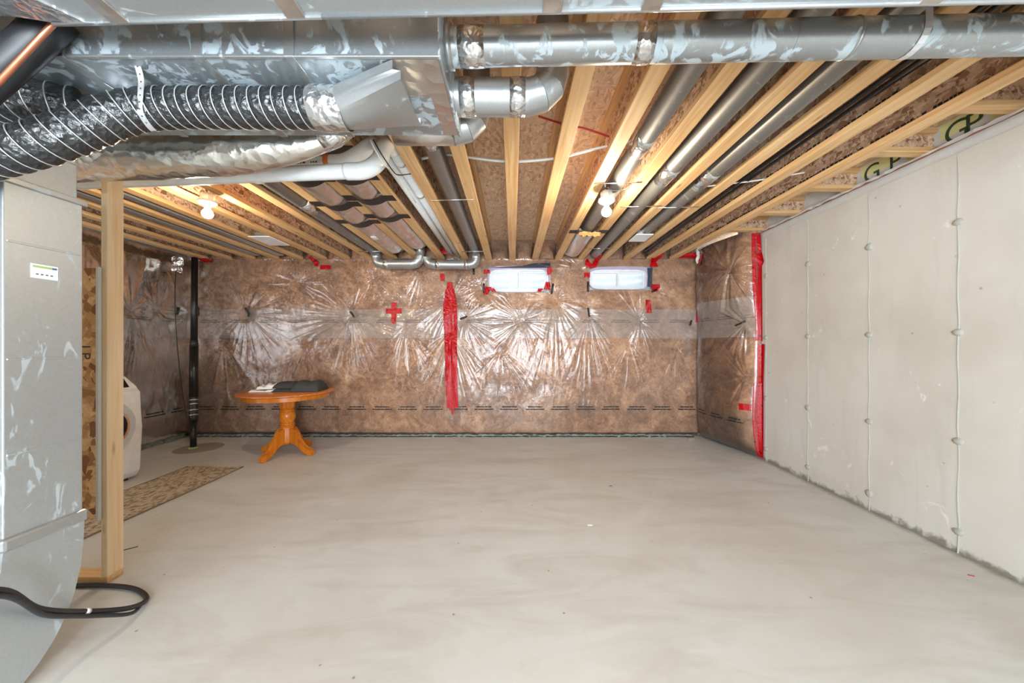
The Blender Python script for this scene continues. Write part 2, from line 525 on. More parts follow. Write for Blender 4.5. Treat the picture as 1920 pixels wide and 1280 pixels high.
def lathe_vf(c, prof, seg=28):
    V, Fs = [], []
    for r, z in prof:
        for k in range(seg):
            a = 2 * PI * k / seg
            V.append((c[0] + r * math.cos(a), c[1] + r * math.sin(a), c[2] + z))
    for i in range(len(prof) - 1):
        for k in range(seg):
            k2 = (k + 1) % seg
            Fs.append([i * seg + k, i * seg + k2, (i + 1) * seg + k2, (i + 1) * seg + k])
    Fs.append(list(range(seg))[::-1]); Fs.append([(len(prof) - 1) * seg + k for k in range(seg)])
    return V, Fs
def lathe(name, c, prof, mat, parent=None, seg=28, smooth=True):
    v, f = lathe_vf(c, prof, seg)
    o = mk(name, v, f, mat, parent, smooth)
    return sharp(o)
def sharp(o, ang=35):
    try:
        o.data.set_sharp_from_angle(angle=math.radians(ang))
    except Exception: pass
    return o
def prism_vf(poly, n0, n1):
    """extrude a polygon (list of Vectors) by the offset vectors n0..n1"""
    n = len(poly)
    V = [Vector(p) + Vector(n0) for p in poly] + [Vector(p) + Vector(n1) for p in poly]
    Fs = [list(range(n))[::-1], [i + n for i in range(n)]] + [[i, (i + 1) % n, (i + 1) % n + n, i + n] for i in range(n)]
    return V, Fs
def loft_vf(rings, caps=True):
    n = len(rings[0]); V = [p for r in rings for p in r]; Fs = []
    for i in range(len(rings) - 1):
        for k in range(n):
            k2 = (k + 1) % n
            Fs.append([i * n + k, i * n + k2, (i + 1) * n + k2, (i + 1) * n + k])
    if caps: Fs += [list(range(n))[::-1], [(len(rings) - 1) * n + k for k in range(n)]]
    return V, Fs
def elbow(parent, a, d0, d1, R, r, mat, n=3, seg=20):
    """quarter bend from a, leaving along d0 and ending along d1; every gore of it is a piece of its own"""
    a, d0, d1 = Vector(a), Vector(d0).normalized(), Vector(d1).normalized()
    c = a + d1 * R; side = d0.cross(d1).normalized(); rings = []
    for i in range(n + 1):
        t = PI / 2 * i / n
        p = c - d1 * R * math.cos(t) + d0 * R * math.sin(t)
        out = (p - c).normalized()
        rings.append([p + (out * math.cos(2 * PI * k / seg) + side * math.sin(2 * PI * k / seg)) * r for k in range(seg)])
    for i in range(n):
        V = [p for p in rings[i]] + [rings[i + 1][k].lerp(rings[i][k], .02) for k in range(seg)]
        sharp(mk('gore', V, [[k, (k + 1) % seg, (k + 1) % seg + seg, k + seg] for k in range(seg)], mat, parent, True))
def text_vf(s, size, depth=.001):
    cu = bpy.data.curves.new('txt', 'FONT'); cu.body = s; cu.size = size; cu.extrude = depth / 2
    o = bpy.data.objects.new('txt', cu); COL.objects.link(o)
    dg = bpy.context.evaluated_depsgraph_get()
    me = o.evaluated_get(dg).to_mesh()
    V = [Vector(v.co) for v in me.vertices]; Fs = [list(p.vertices) for p in me.polygons]
    o.evaluated_get(dg).to_mesh_clear()
    bpy.data.objects.remove(o); bpy.data.curves.remove(cu)
    return V, Fs
def strip_vf(pts, wvec, thick):
    """a band following pts; wvec = half width vector"""
    fr = frames(pts); wv = Vector(wvec); V = []; Fs = []
    for p, t, u, b in fr:
        nrm = t.cross(wv).normalized() * thick / 2
        V += [p - wv - nrm, p + wv - nrm, p + wv + nrm, p - wv + nrm]
    for i in range(len(fr) - 1):
        for k in range(4):
            k2 = (k + 1) % 4
            Fs.append([i * 4 + k, i * 4 + k2, i * 4 + 4 + k2, i * 4 + 4 + k])
    Fs += [[3, 2, 1, 0], [len(V) - 4 + k for k in range(4)]]
    return V, Fs

# numpy noise
_T = {}
def vnoise(x, y, seed):
    if seed not in _T: _T[seed] = np.random.RandomState(seed).rand(64, 64)
    T = _T[seed]
    xi, yi = np.floor(x).astype(int), np.floor(y).astype(int)
    fx, fy = x - xi, y - yi
    fx, fy = fx * fx * (3 - 2 * fx), fy * fy * (3 - 2 * fy)
    g = lambda a, b: T[a % 64, b % 64]
    return (g(xi, yi) * (1 - fx) + g(xi + 1, yi) * fx) * (1 - fy) + (g(xi, yi + 1) * (1 - fx) + g(xi + 1, yi + 1) * fx) * fy

# ================================================================== THE SETTING
box('floor', (-5.3, YR - .1, -.12), (3.5, 5.75, 0), 'concrete_floor', origin=(0, 0, 0))['kind'] = 'structure'
box('ceiling', (-5.3, YR - .1, JT), (3.5, 5.75, JT + .02), 'osb_subfloor', origin=(0, 0, JT))['kind'] = 'structure'

# back wall: concrete with two window openings
W1 = (BW(916, 0)[0], BW(1030, 0)[0], BW(0, 546)[1], BW(0, 501)[1])
W2 = (BW(1107, 0)[0], BW(1219, 0)[0], BW(0, 541)[1], BW(0, 502)[1])
yb0, yb1 = YB + .11, YB + .31
def wall_boxes():
    xs = [-5.3, W1[0], W1[1], W2[0], W2[1], 3.5]
    out = [box_vf((xs[0], yb0, 0), (xs[1], yb1, JT)), box_vf((xs[2], yb0, 0), (xs[3], yb1, JT)), box_vf((xs[4], yb0, 0), (xs[5], yb1, JT))]
    for W in (W1, W2):
        out += [box_vf((W[0], yb0, 0), (W[1], yb1, W[2])), box_vf((W[0], yb0, W[3]), (W[1], yb1, JT))]
    return join(*out)
v, f = wall_boxes()
mk('wall_back', v, f, 'concrete_wall')['kind'] = 'structure'
box('wall_left', (-5.3, YR, 0), (XL - .11, yb1, JT), 'concrete_wall')['kind'] = 'structure'
# right wall, askew, top of the concrete level with the joists
def yr_box(x0, x1, y0, y1, z0, z1):
    V = [(XR(y) + dx, y, z) for z in (z0, z1) for (dx, y) in ((x0, y0), (x1, y0), (x1, y1), (x0, y1))]
    return V, [[0, 3, 2, 1], [4, 5, 6, 7], [0, 1, 5, 4], [1, 2, 6, 5], [2, 3, 7, 6], [3, 0, 4, 7]]
v, f = yr_box(0, .22, YR, 5.7, 0, 2.72)
wr = mk('wall_right', v, f, 'concrete_wall', origin=(XR(3), 3, 0)); wr['kind'] = 'structure'
rng = random.Random(3)
for y in (4.28, 3.65, 3.005, 2.39, 1.76, 1.13, .5, -.13, -.76, -1.39):
    n = 28
    V, Fs = [], []
    for i in range(n + 1):
        z = 2.71 * i / n
        wd = .003 + .003 * rng.random(); yy = y + .004 * math.sin(i * 1.3 + y)
        x = XR(yy)
        V += [(x + .001, yy - wd, z), (x - .004 - .003 * rng.random(), yy, z), (x + .001, yy + wd, z)]
    for i in range(n):
        for k in range(2): Fs.append([i * 3 + k, i * 3 + k + 1, i * 3 + k + 4, i * 3 + k + 3])
    mk('form_seam', V, Fs, 'seam_grey', wr)
    for z in (2.25, 1.5, .76, .145):
        x = XR(y); seg = 12; V = []; Fs = []
        sq = .75 + .3 * rng.random()
        for j, (rr, dd) in enumerate(((.034, -.002), (.028, .008), (.014, .014))):
            for k in range(seg):
                a = 2 * PI * k / seg
                V.append((x - dd, y + rr * math.cos(a) * (1 + .15 * math.sin(3 * a + z)), z + rr * sq * math.sin(a)))
        for j in range(2):
            for k in range(seg): Fs.append([j * seg + k, j * seg + (k + 1) % seg, (j + 1) * seg + (k + 1) % seg, (j + 1) * seg + k])
        Fs.append([2 * seg + k for k in range(seg)])
        mk('form_tie', V, Fs, 'seam_grey', wr, True)
# sill strips above the concrete
for n_, (x0, x1, z0, z1, m_) in enumerate(((.012, .2, 2.72, 2.80, 'sill_grey'), (.03, .2, 2.80, 2.828, 'sill_wood'), (.024, .06, 2.826, 2.84, 'caulk'))):
    v, f = yr_box(x0, x1, YR, 5.3, z0, z1)
    if m_ == 'caulk':
        V, Fs = [], []
        N = 160
        for i in range(N + 1):
            y = YR + (5.3 - YR) * i / N
            z = 2.826 + .012 * rng.random(); q = .01 * rng.random()
            V += [(XR(y) + .028 - q, y, 2.81 + .012 * rng.random()), (XR(y) + .028 - q, y, z + .006), (XR(y) + .09, y, z + .012)]
        for i in range(N):
            for k in range(2): Fs.append([i * 3 + k, i * 3 + 3 + k, i * 3 + 4 + k, i * 3 + 1 + k])
        v, f = V, Fs
    mk('trim_%d' % (n_ + 1), v, f, m_)['kind'] = 'structure'
# rear wall; its wide glass doors are invented to hold the added fill light
v, f = join(box_vf((-5.3, YR - .1, 0), (-2.7, YR, JT)), box_vf((2.1, YR - .1, 0), (3.5, YR, JT)), box_vf((-2.7, YR - .1, 2.42), (2.1, YR, JT)))
mk('wall_rear', v, f, 'concrete_wall')['kind'] = 'structure'
d = box('added_door_1', (-2.7, YR - .09, 0), (2.1, YR - .06, .06), 'vinyl'); d['kind'] = 'structure'
for i in range(4):
    x0 = -2.7 + 1.2 * i
    box('stile', (x0, YR - .09, .06), (x0 + .06, YR - .04, 2.42), 'vinyl', d)
    box('stile', (x0 + 1.14, YR - .09, .06), (x0 + 1.2, YR - .04, 2.42), 'vinyl', d)
    box('glass_pane', (x0 + .06, YR - .075, .06), (x0 + 1.14, YR - .07, 2.42), 'window_glass', d)

# ---------------------------------------------------------------- basement windows
def window(n, W):
    x0, x1, z0, z1 = W
    y0, y1 = YB + .115, YB + .175
    fr = .035
    v, f = join(box_vf((x0, y0, z0), (x1, y1, z0 + fr)), box_vf((x0, y0, z1 - fr), (x1, y1, z1)),
                box_vf((x0, y0, z0 + fr), (x0 + fr, y1, z1 - fr)), box_vf((x1 - fr, y0, z0 + fr), (x1, y1, z1 - fr)))
    w_ = mk('window_%d' % n, v, f, 'vinyl'); w_['kind'] = 'structure'
    w_['label'] = 'small white vinyl sliding basement window with two panes'
    xm = (x0 + x1) / 2
    # sliding sash in front of the fixed pane
    for nm, a, b_, yy in (('sash', x0 + fr, xm + .018, y0 + .008), ('sash', xm - .018, x1 - fr, y0 + .032)):
        s = .026
        v, f = join(box_vf((a, yy, z0 + fr), (b_, yy + .02, z0 + fr + s)), box_vf((a, yy, z1 - fr - s), (b_, yy + .02, z1 - fr)),
                    box_vf((a, yy, z0 + fr + s), (a + s, yy + .02, z1 - fr - s)), box_vf((b_ - s, yy, z0 + fr + s), (b_, yy + .02, z1 - fr - s)))
        sa = mk(nm, v, f, 'vinyl', w_)
        box('glass_pane', (a + s, yy + .008, z0 + fr + s), (b_ - s, yy + .012, z1 - fr - s), 'window_glass', sa)
    box('latch', (xm - .012, y0 - .006, (z0 + z1) / 2 - .03), (xm + .004, y0 + .01, (z0 + z1) / 2 + .03), 'vinyl', w_, r=.003)
    # plastic-wrapped reveal between the wall face and the frame
    rg = random.Random(n)
    rings = []
    N = 64
    for t in range(4):
        k = t / 3
        ring = []
        for i in range(N):
            a = 2 * PI * i / N
            ca, sa_ = math.cos(a), math.sin(a)
            q = 5.0
            den = (abs(ca) ** q + abs(sa_) ** q) ** (1 / q)
            ex = (1 - k) * .022 + (rg.random() - .5) * .010 * (1 if 0 < t < 3 else .6) - .004
            ring.append((xm + ca / den * ((x1 - x0) / 2 + ex), YB - .022 + k * (.137), (z0 + z1) / 2 + sa_ / den * ((z1 - z0) / 2 + ex)))
        rings.append(ring)
    v, f = loft_vf(rings, caps=False)
    mk('reveal_wrap', v, f, 'lilac_wrap', w_, True)
    return w_
win1 = window(1, W1); win2 = window(2, W2)
# corrugated window wells outside
for W, lb in ((W1, 'pale corrugated metal window well outside the window with the dark tape on top'), (W2, 'pale corrugated metal window well outside the window near the concrete wall')):
    xm = (W[0] + W[1]) / 2
    seg, V, Fs = 24, [], []
    nz = 40
    for j in range(nz + 1):
        z = W[2] - .25 + .95 * j / nz
        for k in range(seg + 1):
            a = PI * k / seg
            rr = 1 + .007 * math.sin(j * 1.2)
            V.append((xm - .7 * rr * math.cos(a), yb1 + .02 + .62 * rr * math.sin(a), z))
    for j in range(nz):
        for k in range(seg): Fs.append([j * (seg + 1) + k, j * (seg + 1) + k + 1, (j + 1) * (seg + 1) + k + 1, (j + 1) * (seg + 1) + k])
    n0 = len(V); V += [(xm, yb1 + .02, W[2] - .25)]
    for k in range(seg): Fs.append([k, k + 1, n0])
    tag(mk('window_well', V, Fs, 'corrugated', None, True), lb, 'window well')

# ================================================================== INSULATION BLANKETS
def make_surf(seed, tacks, ushift=0.0):
    """distance (towards the room) of the plastic film, with creases fanning out of the tacks"""
    prep = []
    rg = np.random.RandomState(seed)
    for t in tacks:
        prep.append((*t, rg.randint(1, 9999)))
    def film(u, v, wrinkle=True):
        d = .024 * (vnoise(u * 1.6 + ushift, v * 1.5 + 3, seed) - .3) + .010 * (vnoise(u * 4 + 9, v * 5, seed + 1) - .5)
        # tucked in at the floor and below the joists
        d = d - .05 * np.exp(-(v / .05) ** 2) - .015 * np.exp(-((2.70 - v) / .06) ** 2)
        num = np.zeros_like(d); den = np.full_like(d, 1e-9)
        for (tu, tv, n, amp, reach, dirn, spread, sd) in prep:
            du, dv = u - tu, v - tv
            r = np.sqrt(du * du + dv * dv) + 1e-6
            th = np.arctan2(dv, du)
            d = d - .022 * np.exp(-(r / .09) ** 2)
            if wrinkle:
                wob = th + .05 * (vnoise(r * 4, th * 2 + 7, sd) - .5)
                rid = 0
                for q, (fq, am) in enumerate(((1, 1.0), (2.1, .6), (4.3, .3))):
                    a = vnoise((wob + 4) * n * fq / (2 * PI), r * (.4 + .35 * q) + 2, sd + q)
                    rid = rid + am * np.clip(1 - np.abs(2 * a - 1) * 1.7, 0, 1) ** 1.6
                env = np.clip(r / .05, 0, 1) * np.exp(-(r / (reach * 1.25)) ** 1.5)
                dd = np.abs((th - dirn + PI) % (2 * PI) - PI)
                win = np.clip(1.25 - dd / spread, 0, 1)
                wgt = (env * win) ** 5
                num += wgt * 1.35 * amp * rid * env * win; den += wgt
        d = d + num / den
        if wrinkle:
            a = vnoise(u * 9 + v * 3, v * 4, seed + 4)
            d = d + .003 * np.clip(1 - np.abs(2 * a - 1) * 2.2, 0, 1) * vnoise(u * 1.1, v * 1.3, seed + 5)
            d = d + .0008 * vnoise(u * 30, v * 30, seed + 6) + .003 * np.clip(1 - np.abs(2 * vnoise(u * 16 - v * 4, v * 5 + u * 2, seed + 7) - 1) * 2, 0, 1) * vnoise(u * 2, v * 2, seed + 8)
        return d
    return film
def grid(u0, u1, v0, v1, step):
    nu, nv = max(2, int((u1 - u0) / step)), max(2, int((v1 - v0) / step))
    U, Vv = np.meshgrid(np.linspace(u0, u1, nu + 1), np.linspace(v0, v1, nv + 1))
    i = np.arange(nu * nv); r, c = i // nu, i % nu
    a = r * (nu + 1) + c
    Fs = np.stack([a, a + 1, a + nu + 2, a + nu + 1], 1)
    return U.ravel(), Vv.ravel(), Fs
def sheet(name, mp, film, rect, step, mat, parent, holes=(), off=0.0, wrinkle=True, flip=False):
    U, V_, Fs = grid(*rect, step)
    d = film(U, V_, wrinkle) + off
    pts = mp(U, V_, d)
    if holes:
        cu, cv = U[Fs].mean(1), V_[Fs].mean(1)
        keep = np.ones(len(Fs), bool)
        for h in holes: keep &= ~((cu > h[0]) & (cu < h[1]) & (cv > h[2]) & (cv < h[3]))
        Fs = Fs[keep]
    if flip: Fs = Fs[:, ::-1]
    return mk(name, pts, np.ascontiguousarray(Fs), mat, parent, True)
def dashes(name, mp, film, u0, u1, z, mat, parent, period=.39, gap=.10, lw=.015, off=.006, sep=.024):
    UV, Fs = [], []
    u = u0; rg = random.Random(int(z * 1000))
    while u < u1 - .05:
        L = min(period - gap, u1 - u - .01)
        for zz, a, b_ in ((z + sep, .03, L - .03), (z - sep * .6, .0, L)):
            x = a
            while x < b_ - .01:
                l = min(.02 + .07 * rg.random(), b_ - x)
                n0 = len(UV)
                UV += [(u + x, zz), (u + x + l, zz), (u + x + l, zz + lw), (u + x, zz + lw)]
                Fs.append([n0, n0 + 1, n0 + 2, n0 + 3])
                x += l + .004 + .006 * rg.random()
        u += period
    UV = np.array(UV)
    d = film(UV[:, 0], UV[:, 1], True) + off
    o = mk(name, mp(UV[:, 0], UV[:, 1], d), Fs, mat, parent)
    o['kind'] = 'stuff'
    return o
mp_back = lambda u, v, d: np.stack([u, YB - d, v], 1)
mp_left = lambda u, v, d: np.stack([XL + d, u, v], 1)
RA, RB = np.array([2.84, 5.40]), np.array([XR(4.36) - .012, 4.36])
RD = RB - RA; RL = float(np.linalg.norm(RD)); RT = RD / RL; RN = np.array([-abs(RT[1]), -abs(RT[0])])
def mp_right(u, v, d):
    t = np.clip(u / RL, 0, 1)
    prof = np.where(t < .5, np.sin(PI * np.clip(t, 0, .5)) ** .6, np.sqrt(np.clip(1 - (np.clip(t - .72, 0, 1) / .28) ** 2, 0, 1)))
    lump = 1 + .22 * np.sin(v * 3.1 + .6) - .18 * np.exp(-((v - 1.72) / .22) ** 2)
    dd = d * (1 - .5 * t) * (.15 + .85 * np.clip((1 - t) / .1, 0, 1)) + .15 * prof * lump * np.clip(.5 + v, .5, 1)
    dd = dd - .07 * np.exp(-(v / .10) ** 2) * prof
    xy = RA[None, :] + RT[None, :] * u[:, None] + RN[None, :] * dd[:, None]
    return np.stack([xy[:, 0], xy[:, 1], v], 1)
def tk(x, y, n, amp, reach, dirn=0.0, spread=9.0):
    X, Z = BW(x, y)
    return (X, Z, n, amp, reach, dirn, spread)
DN, UP, LT, RTD = -PI / 2, PI / 2, PI, 0.0
tacks_b = [tk(462, 588, 26, .009, .55, DN, 1.6), tk(660, 590, 46, .011, .75), tk(660, 590, 40, .009, 1.1, DN, .9), tk(870, 598, 44, .009, .6, RTD, 2.4), tk(846, 560, 50, .009, .5),
           tk(1036, 560, 46, .009, .55), tk(1103, 590, 52, .011, .95, DN, 1.7), tk(1040, 560, 54, .011, 1.15, -PI / 2 - .1, 1.2), tk(907, 548, 40, .007, .5, PI, 1.8), tk(1232, 545, 36, .009, .45, -.6, 1.4),
           tk(1090, 505, 36, .008, .5, 2.6, 1.5), tk(846, 620, 60, .010, .9, DN, 1.3), tk(355, 585, 20, .008, .6, DN, 1.5), tk(700, 520, 60, .008, .6), tk(940, 655, 60, .008, .7, DN, 1.6),
           tk(1296, 605, 30, .006, .5, PI, 1.2), tk(790, 500, 40, .007, .6, DN, 1.6), tk(1180, 640, 44, .009, .8, DN, 1.2), tk(560, 530, 30, .006, .5), tk(462, 588, 34, .008, .6), tk(1200, 600, 40, .008, .6), tk(980, 600, 50, .009, .6), tk(760, 610, 44, .008, .7, DN, 1.6),
           tk(580, 640, 40, .007, .7, DN, 1.4), tk(1270, 650, 30, .007, .7, DN, 1.4), tk(900, 540, 40, .008, .5), tk(420, 640, 24, .008, .8, DN, 1.2)]
film_b = make_surf(11, tacks_b)
film_l = make_surf(23, [(4.95, 1.9, 18, .012, .6, 0, 9), (4.6, 1.85, 16, .009, .8, 0, 9), (5.1, 2.5, 16, .012, .6, DN, 1.8), (4.1, 1.9, 20, .008, .6, 0, 9)])
film_r = make_surf(37, [(.80, 2.38, 22, .05, .6, PI + .6, 2.8), (.95, 1.68, 22, .045, .5, PI + .4, 2.2), (.1, 1.75, 26, .010, .4, 0, 2.0), (.95, 1.0, 24, .02, .5, PI, 2.0)])
inset = .02
holes = [(W[0] - inset, W[1] + inset, W[2] - inset, W[3] + inset) for W in (W1, W2)]

blb = thing('insulation_blanket', 'brown fibreglass insulation under wrinkled clear plastic across the wall with two windows', 'insulation', (-1.1, YB + .05, 0))
sheet('fibre_batting', mp_back, film_b, (XL - .02, 2.86, 0.01, JB + .05), .03, 'glass_wool', blb, holes, -.016, False)
pf_b = sheet('plastic_facing', mp_back, film_b, (XL - .02, 2.86, 0.005, JB + .03), .0085, 'clear_poly', blb, holes)
z0b, z1b = BW(0, 634)[1], BW(0, 580)[1]
sheet('overlap_band', mp_back, film_b, (XL, 2.85, z0b, z1b), .0095, 'milky_poly', blb, (), .005)
dashes('print_line', mp_back, film_b, XL + .12, 2.8, BW(0, 766)[1], 'ink', pf_b)
dashes('print_line', mp_back, film_b, XL + .2, 2.8, BW(0, 603)[1], 'ink_faint', pf_b, .45, .14, .008, .010, .018)

bll = thing('insulation_blanket', 'insulation blanket in clear plastic on the wall behind the washing machine', 'insulation', (XL - .05, 3.9, 0))
sheet('fibre_batting', mp_left, film_l, (1.2, YB, 0.01, JB + .05), .03, 'glass_wool', bll, (), -.016, False, True)
pf_l = sheet('plastic_facing', mp_left, film_l, (1.2, YB, 0.005, JB + .03), .012, 'clear_poly', bll, (), 0, True, True)
sheet('overlap_band', mp_left, film_l, (1.2, YB, z0b, z1b), .014, 'milky_poly', bll, (), .005, True, True)
dashes('print_line', mp_left, film_l, 3.2, YB - .05, BW(0, 766)[1], 'ink', pf_l)
dashes('print_line', mp_left, film_l, 3.2, YB - .05, BW(0, 603)[1], 'ink_faint', pf_l, .45, .14, .008, .010, .018)

blr = thing('insulation_blanket', 'short bulging insulation return in clear plastic beside the bare concrete wall', 'insulation', (2.95, 4.9, 0))
sheet('fibre_batting', mp_right, film_r, (0, RL, .03, 2.83), .03, 'glass_wool', blr, (), -.016, False)
pf_r = sheet('plastic_facing', mp_right, film_r, (-.01, RL, .02, 2.84), .009, 'clear_poly', blr)
sheet('overlap_band', mp_right, film_r, (0, RL, z0b, z1b + .06), .0095, 'milky_poly', blr, (), .005)
dashes('print_line', mp_right, film_r, .12, RL - .02, BW(0, 766)[1], 'ink', pf_r, .30, .07)
dashes('print_line', mp_right, film_r, .12, RL - .02, BW(0, 603)[1], 'ink_faint', pf_r, .4, .1, .008, .010, .018)
# plastic pockets of insulation closing each joist bay at the rim
ks = sorted(JX)
for i, k in enumerate(ks):
    xa = JX[k] + .02
    xb = JX[ks[i + 1]] - .02 if i < len(ks) - 1 else 2.84
    u, v_, Fs = grid(xa, xb, JB + .0, JT - .005, .02)
    def pock(off, wr_):
        t = (u - xa) / (xb - xa); s = (v_ - JB) / (JT - JB)
        d = .02 + .10 * np.sin(PI * t) ** .6 * np.clip(1 - s * .8, 0, 1)
        if wr_: d = d + .018 * np.clip(1 - np.abs(2 * vnoise(t * 9 + k * 3.1, s * 1.2, 50 + k) - 1) * 1.6, 0, 1)
        return np.stack([u, YB + .03 - d - off, v_], 1)
    mk('rim_batt', pock(0, False), Fs.tolist(), 'glass_wool', blb, True)
    mk('rim_film', pock(.012, True), Fs.tolist(), 'clear_poly', blb, True)

# dark ragged foot of the blanket along the floor
def foot(name, pts, h, th, mat, seed):
    rg = random.Random(seed); pts = resample(pts, .04); V = []; Fs = []
    fr = frames(pts)
    for p, t, u, b in fr:
        hh = h * (.55 + .6 * rg.random()); tt = th * (.5 + .8 * rg.random())
        n = Vector((t.y, -t.x, 0)).normalized()
        V += [p + n * tt, p + n * tt * .8 + Vector((0, 0, hh)), p - n * .03 + Vector((0, 0, hh * 1.2)), p - n * .03]
    for i in range(len(fr) - 1):
        for k in range(4): Fs.append([i * 4 + k, i * 4 + 4 + k, i * 4 + 4 + (k + 1) % 4, i * 4 + (k + 1) % 4])
    return mk(name, V, Fs, mat)
foot('baseboard_back', [(XL + .05, YB + .02, .001), (2.8, YB + .02, .001)], .035, .035, 'gasket', 1)['kind'] = 'structure'
foot('baseboard_left', [(XL - .02, 2.6, .001), (XL - .02, YB - .05, .001)], .05, .05, 'gasket', 2)['kind'] = 'structure'
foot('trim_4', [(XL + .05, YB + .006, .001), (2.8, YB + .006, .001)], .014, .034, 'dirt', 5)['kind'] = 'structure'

# ================================================================== JOISTS
FW = .096
JY0, JY1 = YR + .05, YB + .05
L = JY1 - JY0
proto = {}
def joist_meshes():
    v, f = bevel_vf(*box_vf((-FW / 2, 0, 0), (FW / 2, L, .038)), .003, 1)
    v2 = [(x, y, z + JT - JB - .038) for x, y, z in v]
    w_ = box_vf((-.006, 0, .034), (.006, L, JT - JB - .034))
    for n, (vv, ff, m_) in {'bottom_flange': (v, f, 'pine_y'), 'top_flange': (v2, f, 'pine_y'), 'web': (*w_, 'osb_web')}.items():
        me = bpy.data.meshes.new(n); me.from_pydata([tuple(p) for p in vv], [], ff); me.materials.append(MAT[m_]); me.update()
        proto[n] = me
joist_meshes()
JLAB = {
    7: 'wooden I-joist closest to the bare concrete wall, tied to it by short blocks',
    6: 'wooden I-joist next to the one braced against the concrete wall',
    5: 'wooden I-joist with dark cables hanging along its side',
    4: 'wooden I-joist between the pipe ending at a white register and the pipe beside it',
    3: 'wooden I-joist between two steel pipes beside the bulb over the windows',
    2: 'wooden I-joist next to the glowing bulb over the windows, black tape near its end',
    1: 'wooden I-joist right of the bare bay, ending above the window with dark tape',
    0: 'wooden I-joist alone between two bare bays, ending above the window with dark tape',
    -1: 'wooden I-joist between the single steel pipe and the bare subfloor bay',
    -2: 'wooden I-joist between the two white drain pipes and a steel pipe',
    -3: 'wooden I-joist between the white drain pipes and the taped foil ducts',
    -4: 'wooden I-joist between two foil ducts held with black tape',
    -5: 'wooden I-joist between the taped foil duct and a flat steel duct',
    -6: 'wooden I-joist with a black stamped web beside the flat steel duct',
    -7: 'wooden I-joist carrying the glowing bulb over the table'}
for k in JX:
    lab = JLAB.get(k) or 'wooden I-joist, %s beyond the one carrying the table bulb' % ['first', 'second', 'third', 'fourth', 'fifth', 'sixth'][-8 - k]
    t = thing('floor_joist', lab, 'joist', (JX[k], JY0, JB), 'floor joists overhead')
    for n, me in proto.items():
        o = bpy.data.objects.new(n, me); COL.objects.link(o); o.parent = t
        BASE[o.name] = Vector((JX[k], JY0, JB))
        if n == 'web': web = o
    if k == -6 or k == 6 or k == 7:
        # stamped mill marks on the web: illegible blocks of ink
        rg = random.Random(k); V = []; Fs = []
        ya, yb_, zz, hh = (2.6, 4.6, .10, .10) if k == -6 else ((1.9, 4.2, .06, .018))
        side = 1 if k == -6 else -1
        y = ya
        while y < yb_:
            wd = (.05 + .05 * rg.random()) if k == -6 else .012 + .02 * rg.random()
            h2 = hh * (.6 + .4 * rg.random())
            n0 = len(V); x = JX[k] + side * .0072
            if k == -6:
                # letter-like strokes: one stem, one or two bars
                for (a0, a1, b0, b1) in ((0, .25, 0, 1), (.25, 1, .8, 1), (.25, 1, 0, .2) if rg.random() < .6 else (.75, 1, 0, .8)):
                    n0 = len(V)
                    V += [(x, y + wd * a0, JB + zz + h2 * b0), (x, y + wd * a1, JB + zz + h2 * b0), (x, y + wd * a1, JB + zz + h2 * b1), (x, y + wd * a0, JB + zz + h2 * b1)]
                    Fs.append([n0, n0 + 1, n0 + 2, n0 + 3])
            else:
                V += [(x, y, JB + zz), (x, y + wd, JB + zz), (x, y + wd, JB + zz + h2), (x, y, JB + zz + h2)]
                Fs.append([n0, n0 + 1, n0 + 2, n0 + 3])
            y += wd * (1.35 if rg.random() < .85 else 3)
        mk('mill_stamp', V, Fs, 'ink', web)['kind'] = 'stuff'
# short blocking between the last joist and the rim, with rim board panels between them
blk = [1.5, 2.12, 2.62, 3.22, 3.83, 4.40]
for i, y in enumerate(blk):
    t = thing('joist_block', 'short wooden block over the concrete wall, %s from the insulation return' % ['sixth', 'fifth', 'fourth', 'third', 'second', 'first'][i], 'wood block', (2.8, y, 2.83), 'blocks along the concrete wall')
    xa, xb = JX[7] + .045, XR(y) + .10
    box('bottom_flange', (xa, y - .04, 2.83), (xb, y + .04, 2.866), 'pine_x', t, r=.003)
    box('web', (xa, y - .006, 2.862), (xb - .0, y + .006, JT - .04), 'osb_web', t)
    box('top_flange', (xa, y - .04, JT - .042), (xb, y + .04, JT - .002), 'pine_x', t)
for i in range(len(blk)):
    y0 = blk[i] + .012; y1 = (blk[i + 1] if i < 5 else 5.0) - .012
    lab = ('white foam rim panel printed with green letters, %s' if i < 3 else 'white foam rim panel without letters, %s') % (['sixth', 'fifth', 'fourth', 'third', 'second', 'first'][i] + ' from the insulation return')
    V, Fs = yr_box(.09, .12, y0, y1, 2.832, JT - .002)
    t = thing('rim_panel', lab, 'foam panel', (XR(y0) + .09, y0, 2.83), 'foam panels along the concrete wall')
    mk('board', V, Fs, 'rim_foam', t)
    V, Fs = yr_box(.0885, .0905, y0 + .03, y0 + .16, 2.86, JT - .01)
    mk('yellow_print', V, Fs, 'rim_yellow', t)
    if i < 3:
        V, Fs = yr_box(.0885, .0905, y0 + .22, y1 - .04, 2.90, JT - .01)
        mk('yellow_print', V, Fs, 'rim_yellow', t)
        for s_, yy, sz in (('G', y1 - .06, .21), ('P', y0 + .30, .21)):
            tv, tf = text_vf(s_, sz)
            x = XR((y0 + y1) / 2) + .086
            mk('printed_letter', [(XR(yy - p.x) + .0865 - p.z, yy - p.x, 2.845 + p.y) for p in tv], tf, 'ink_green', t)

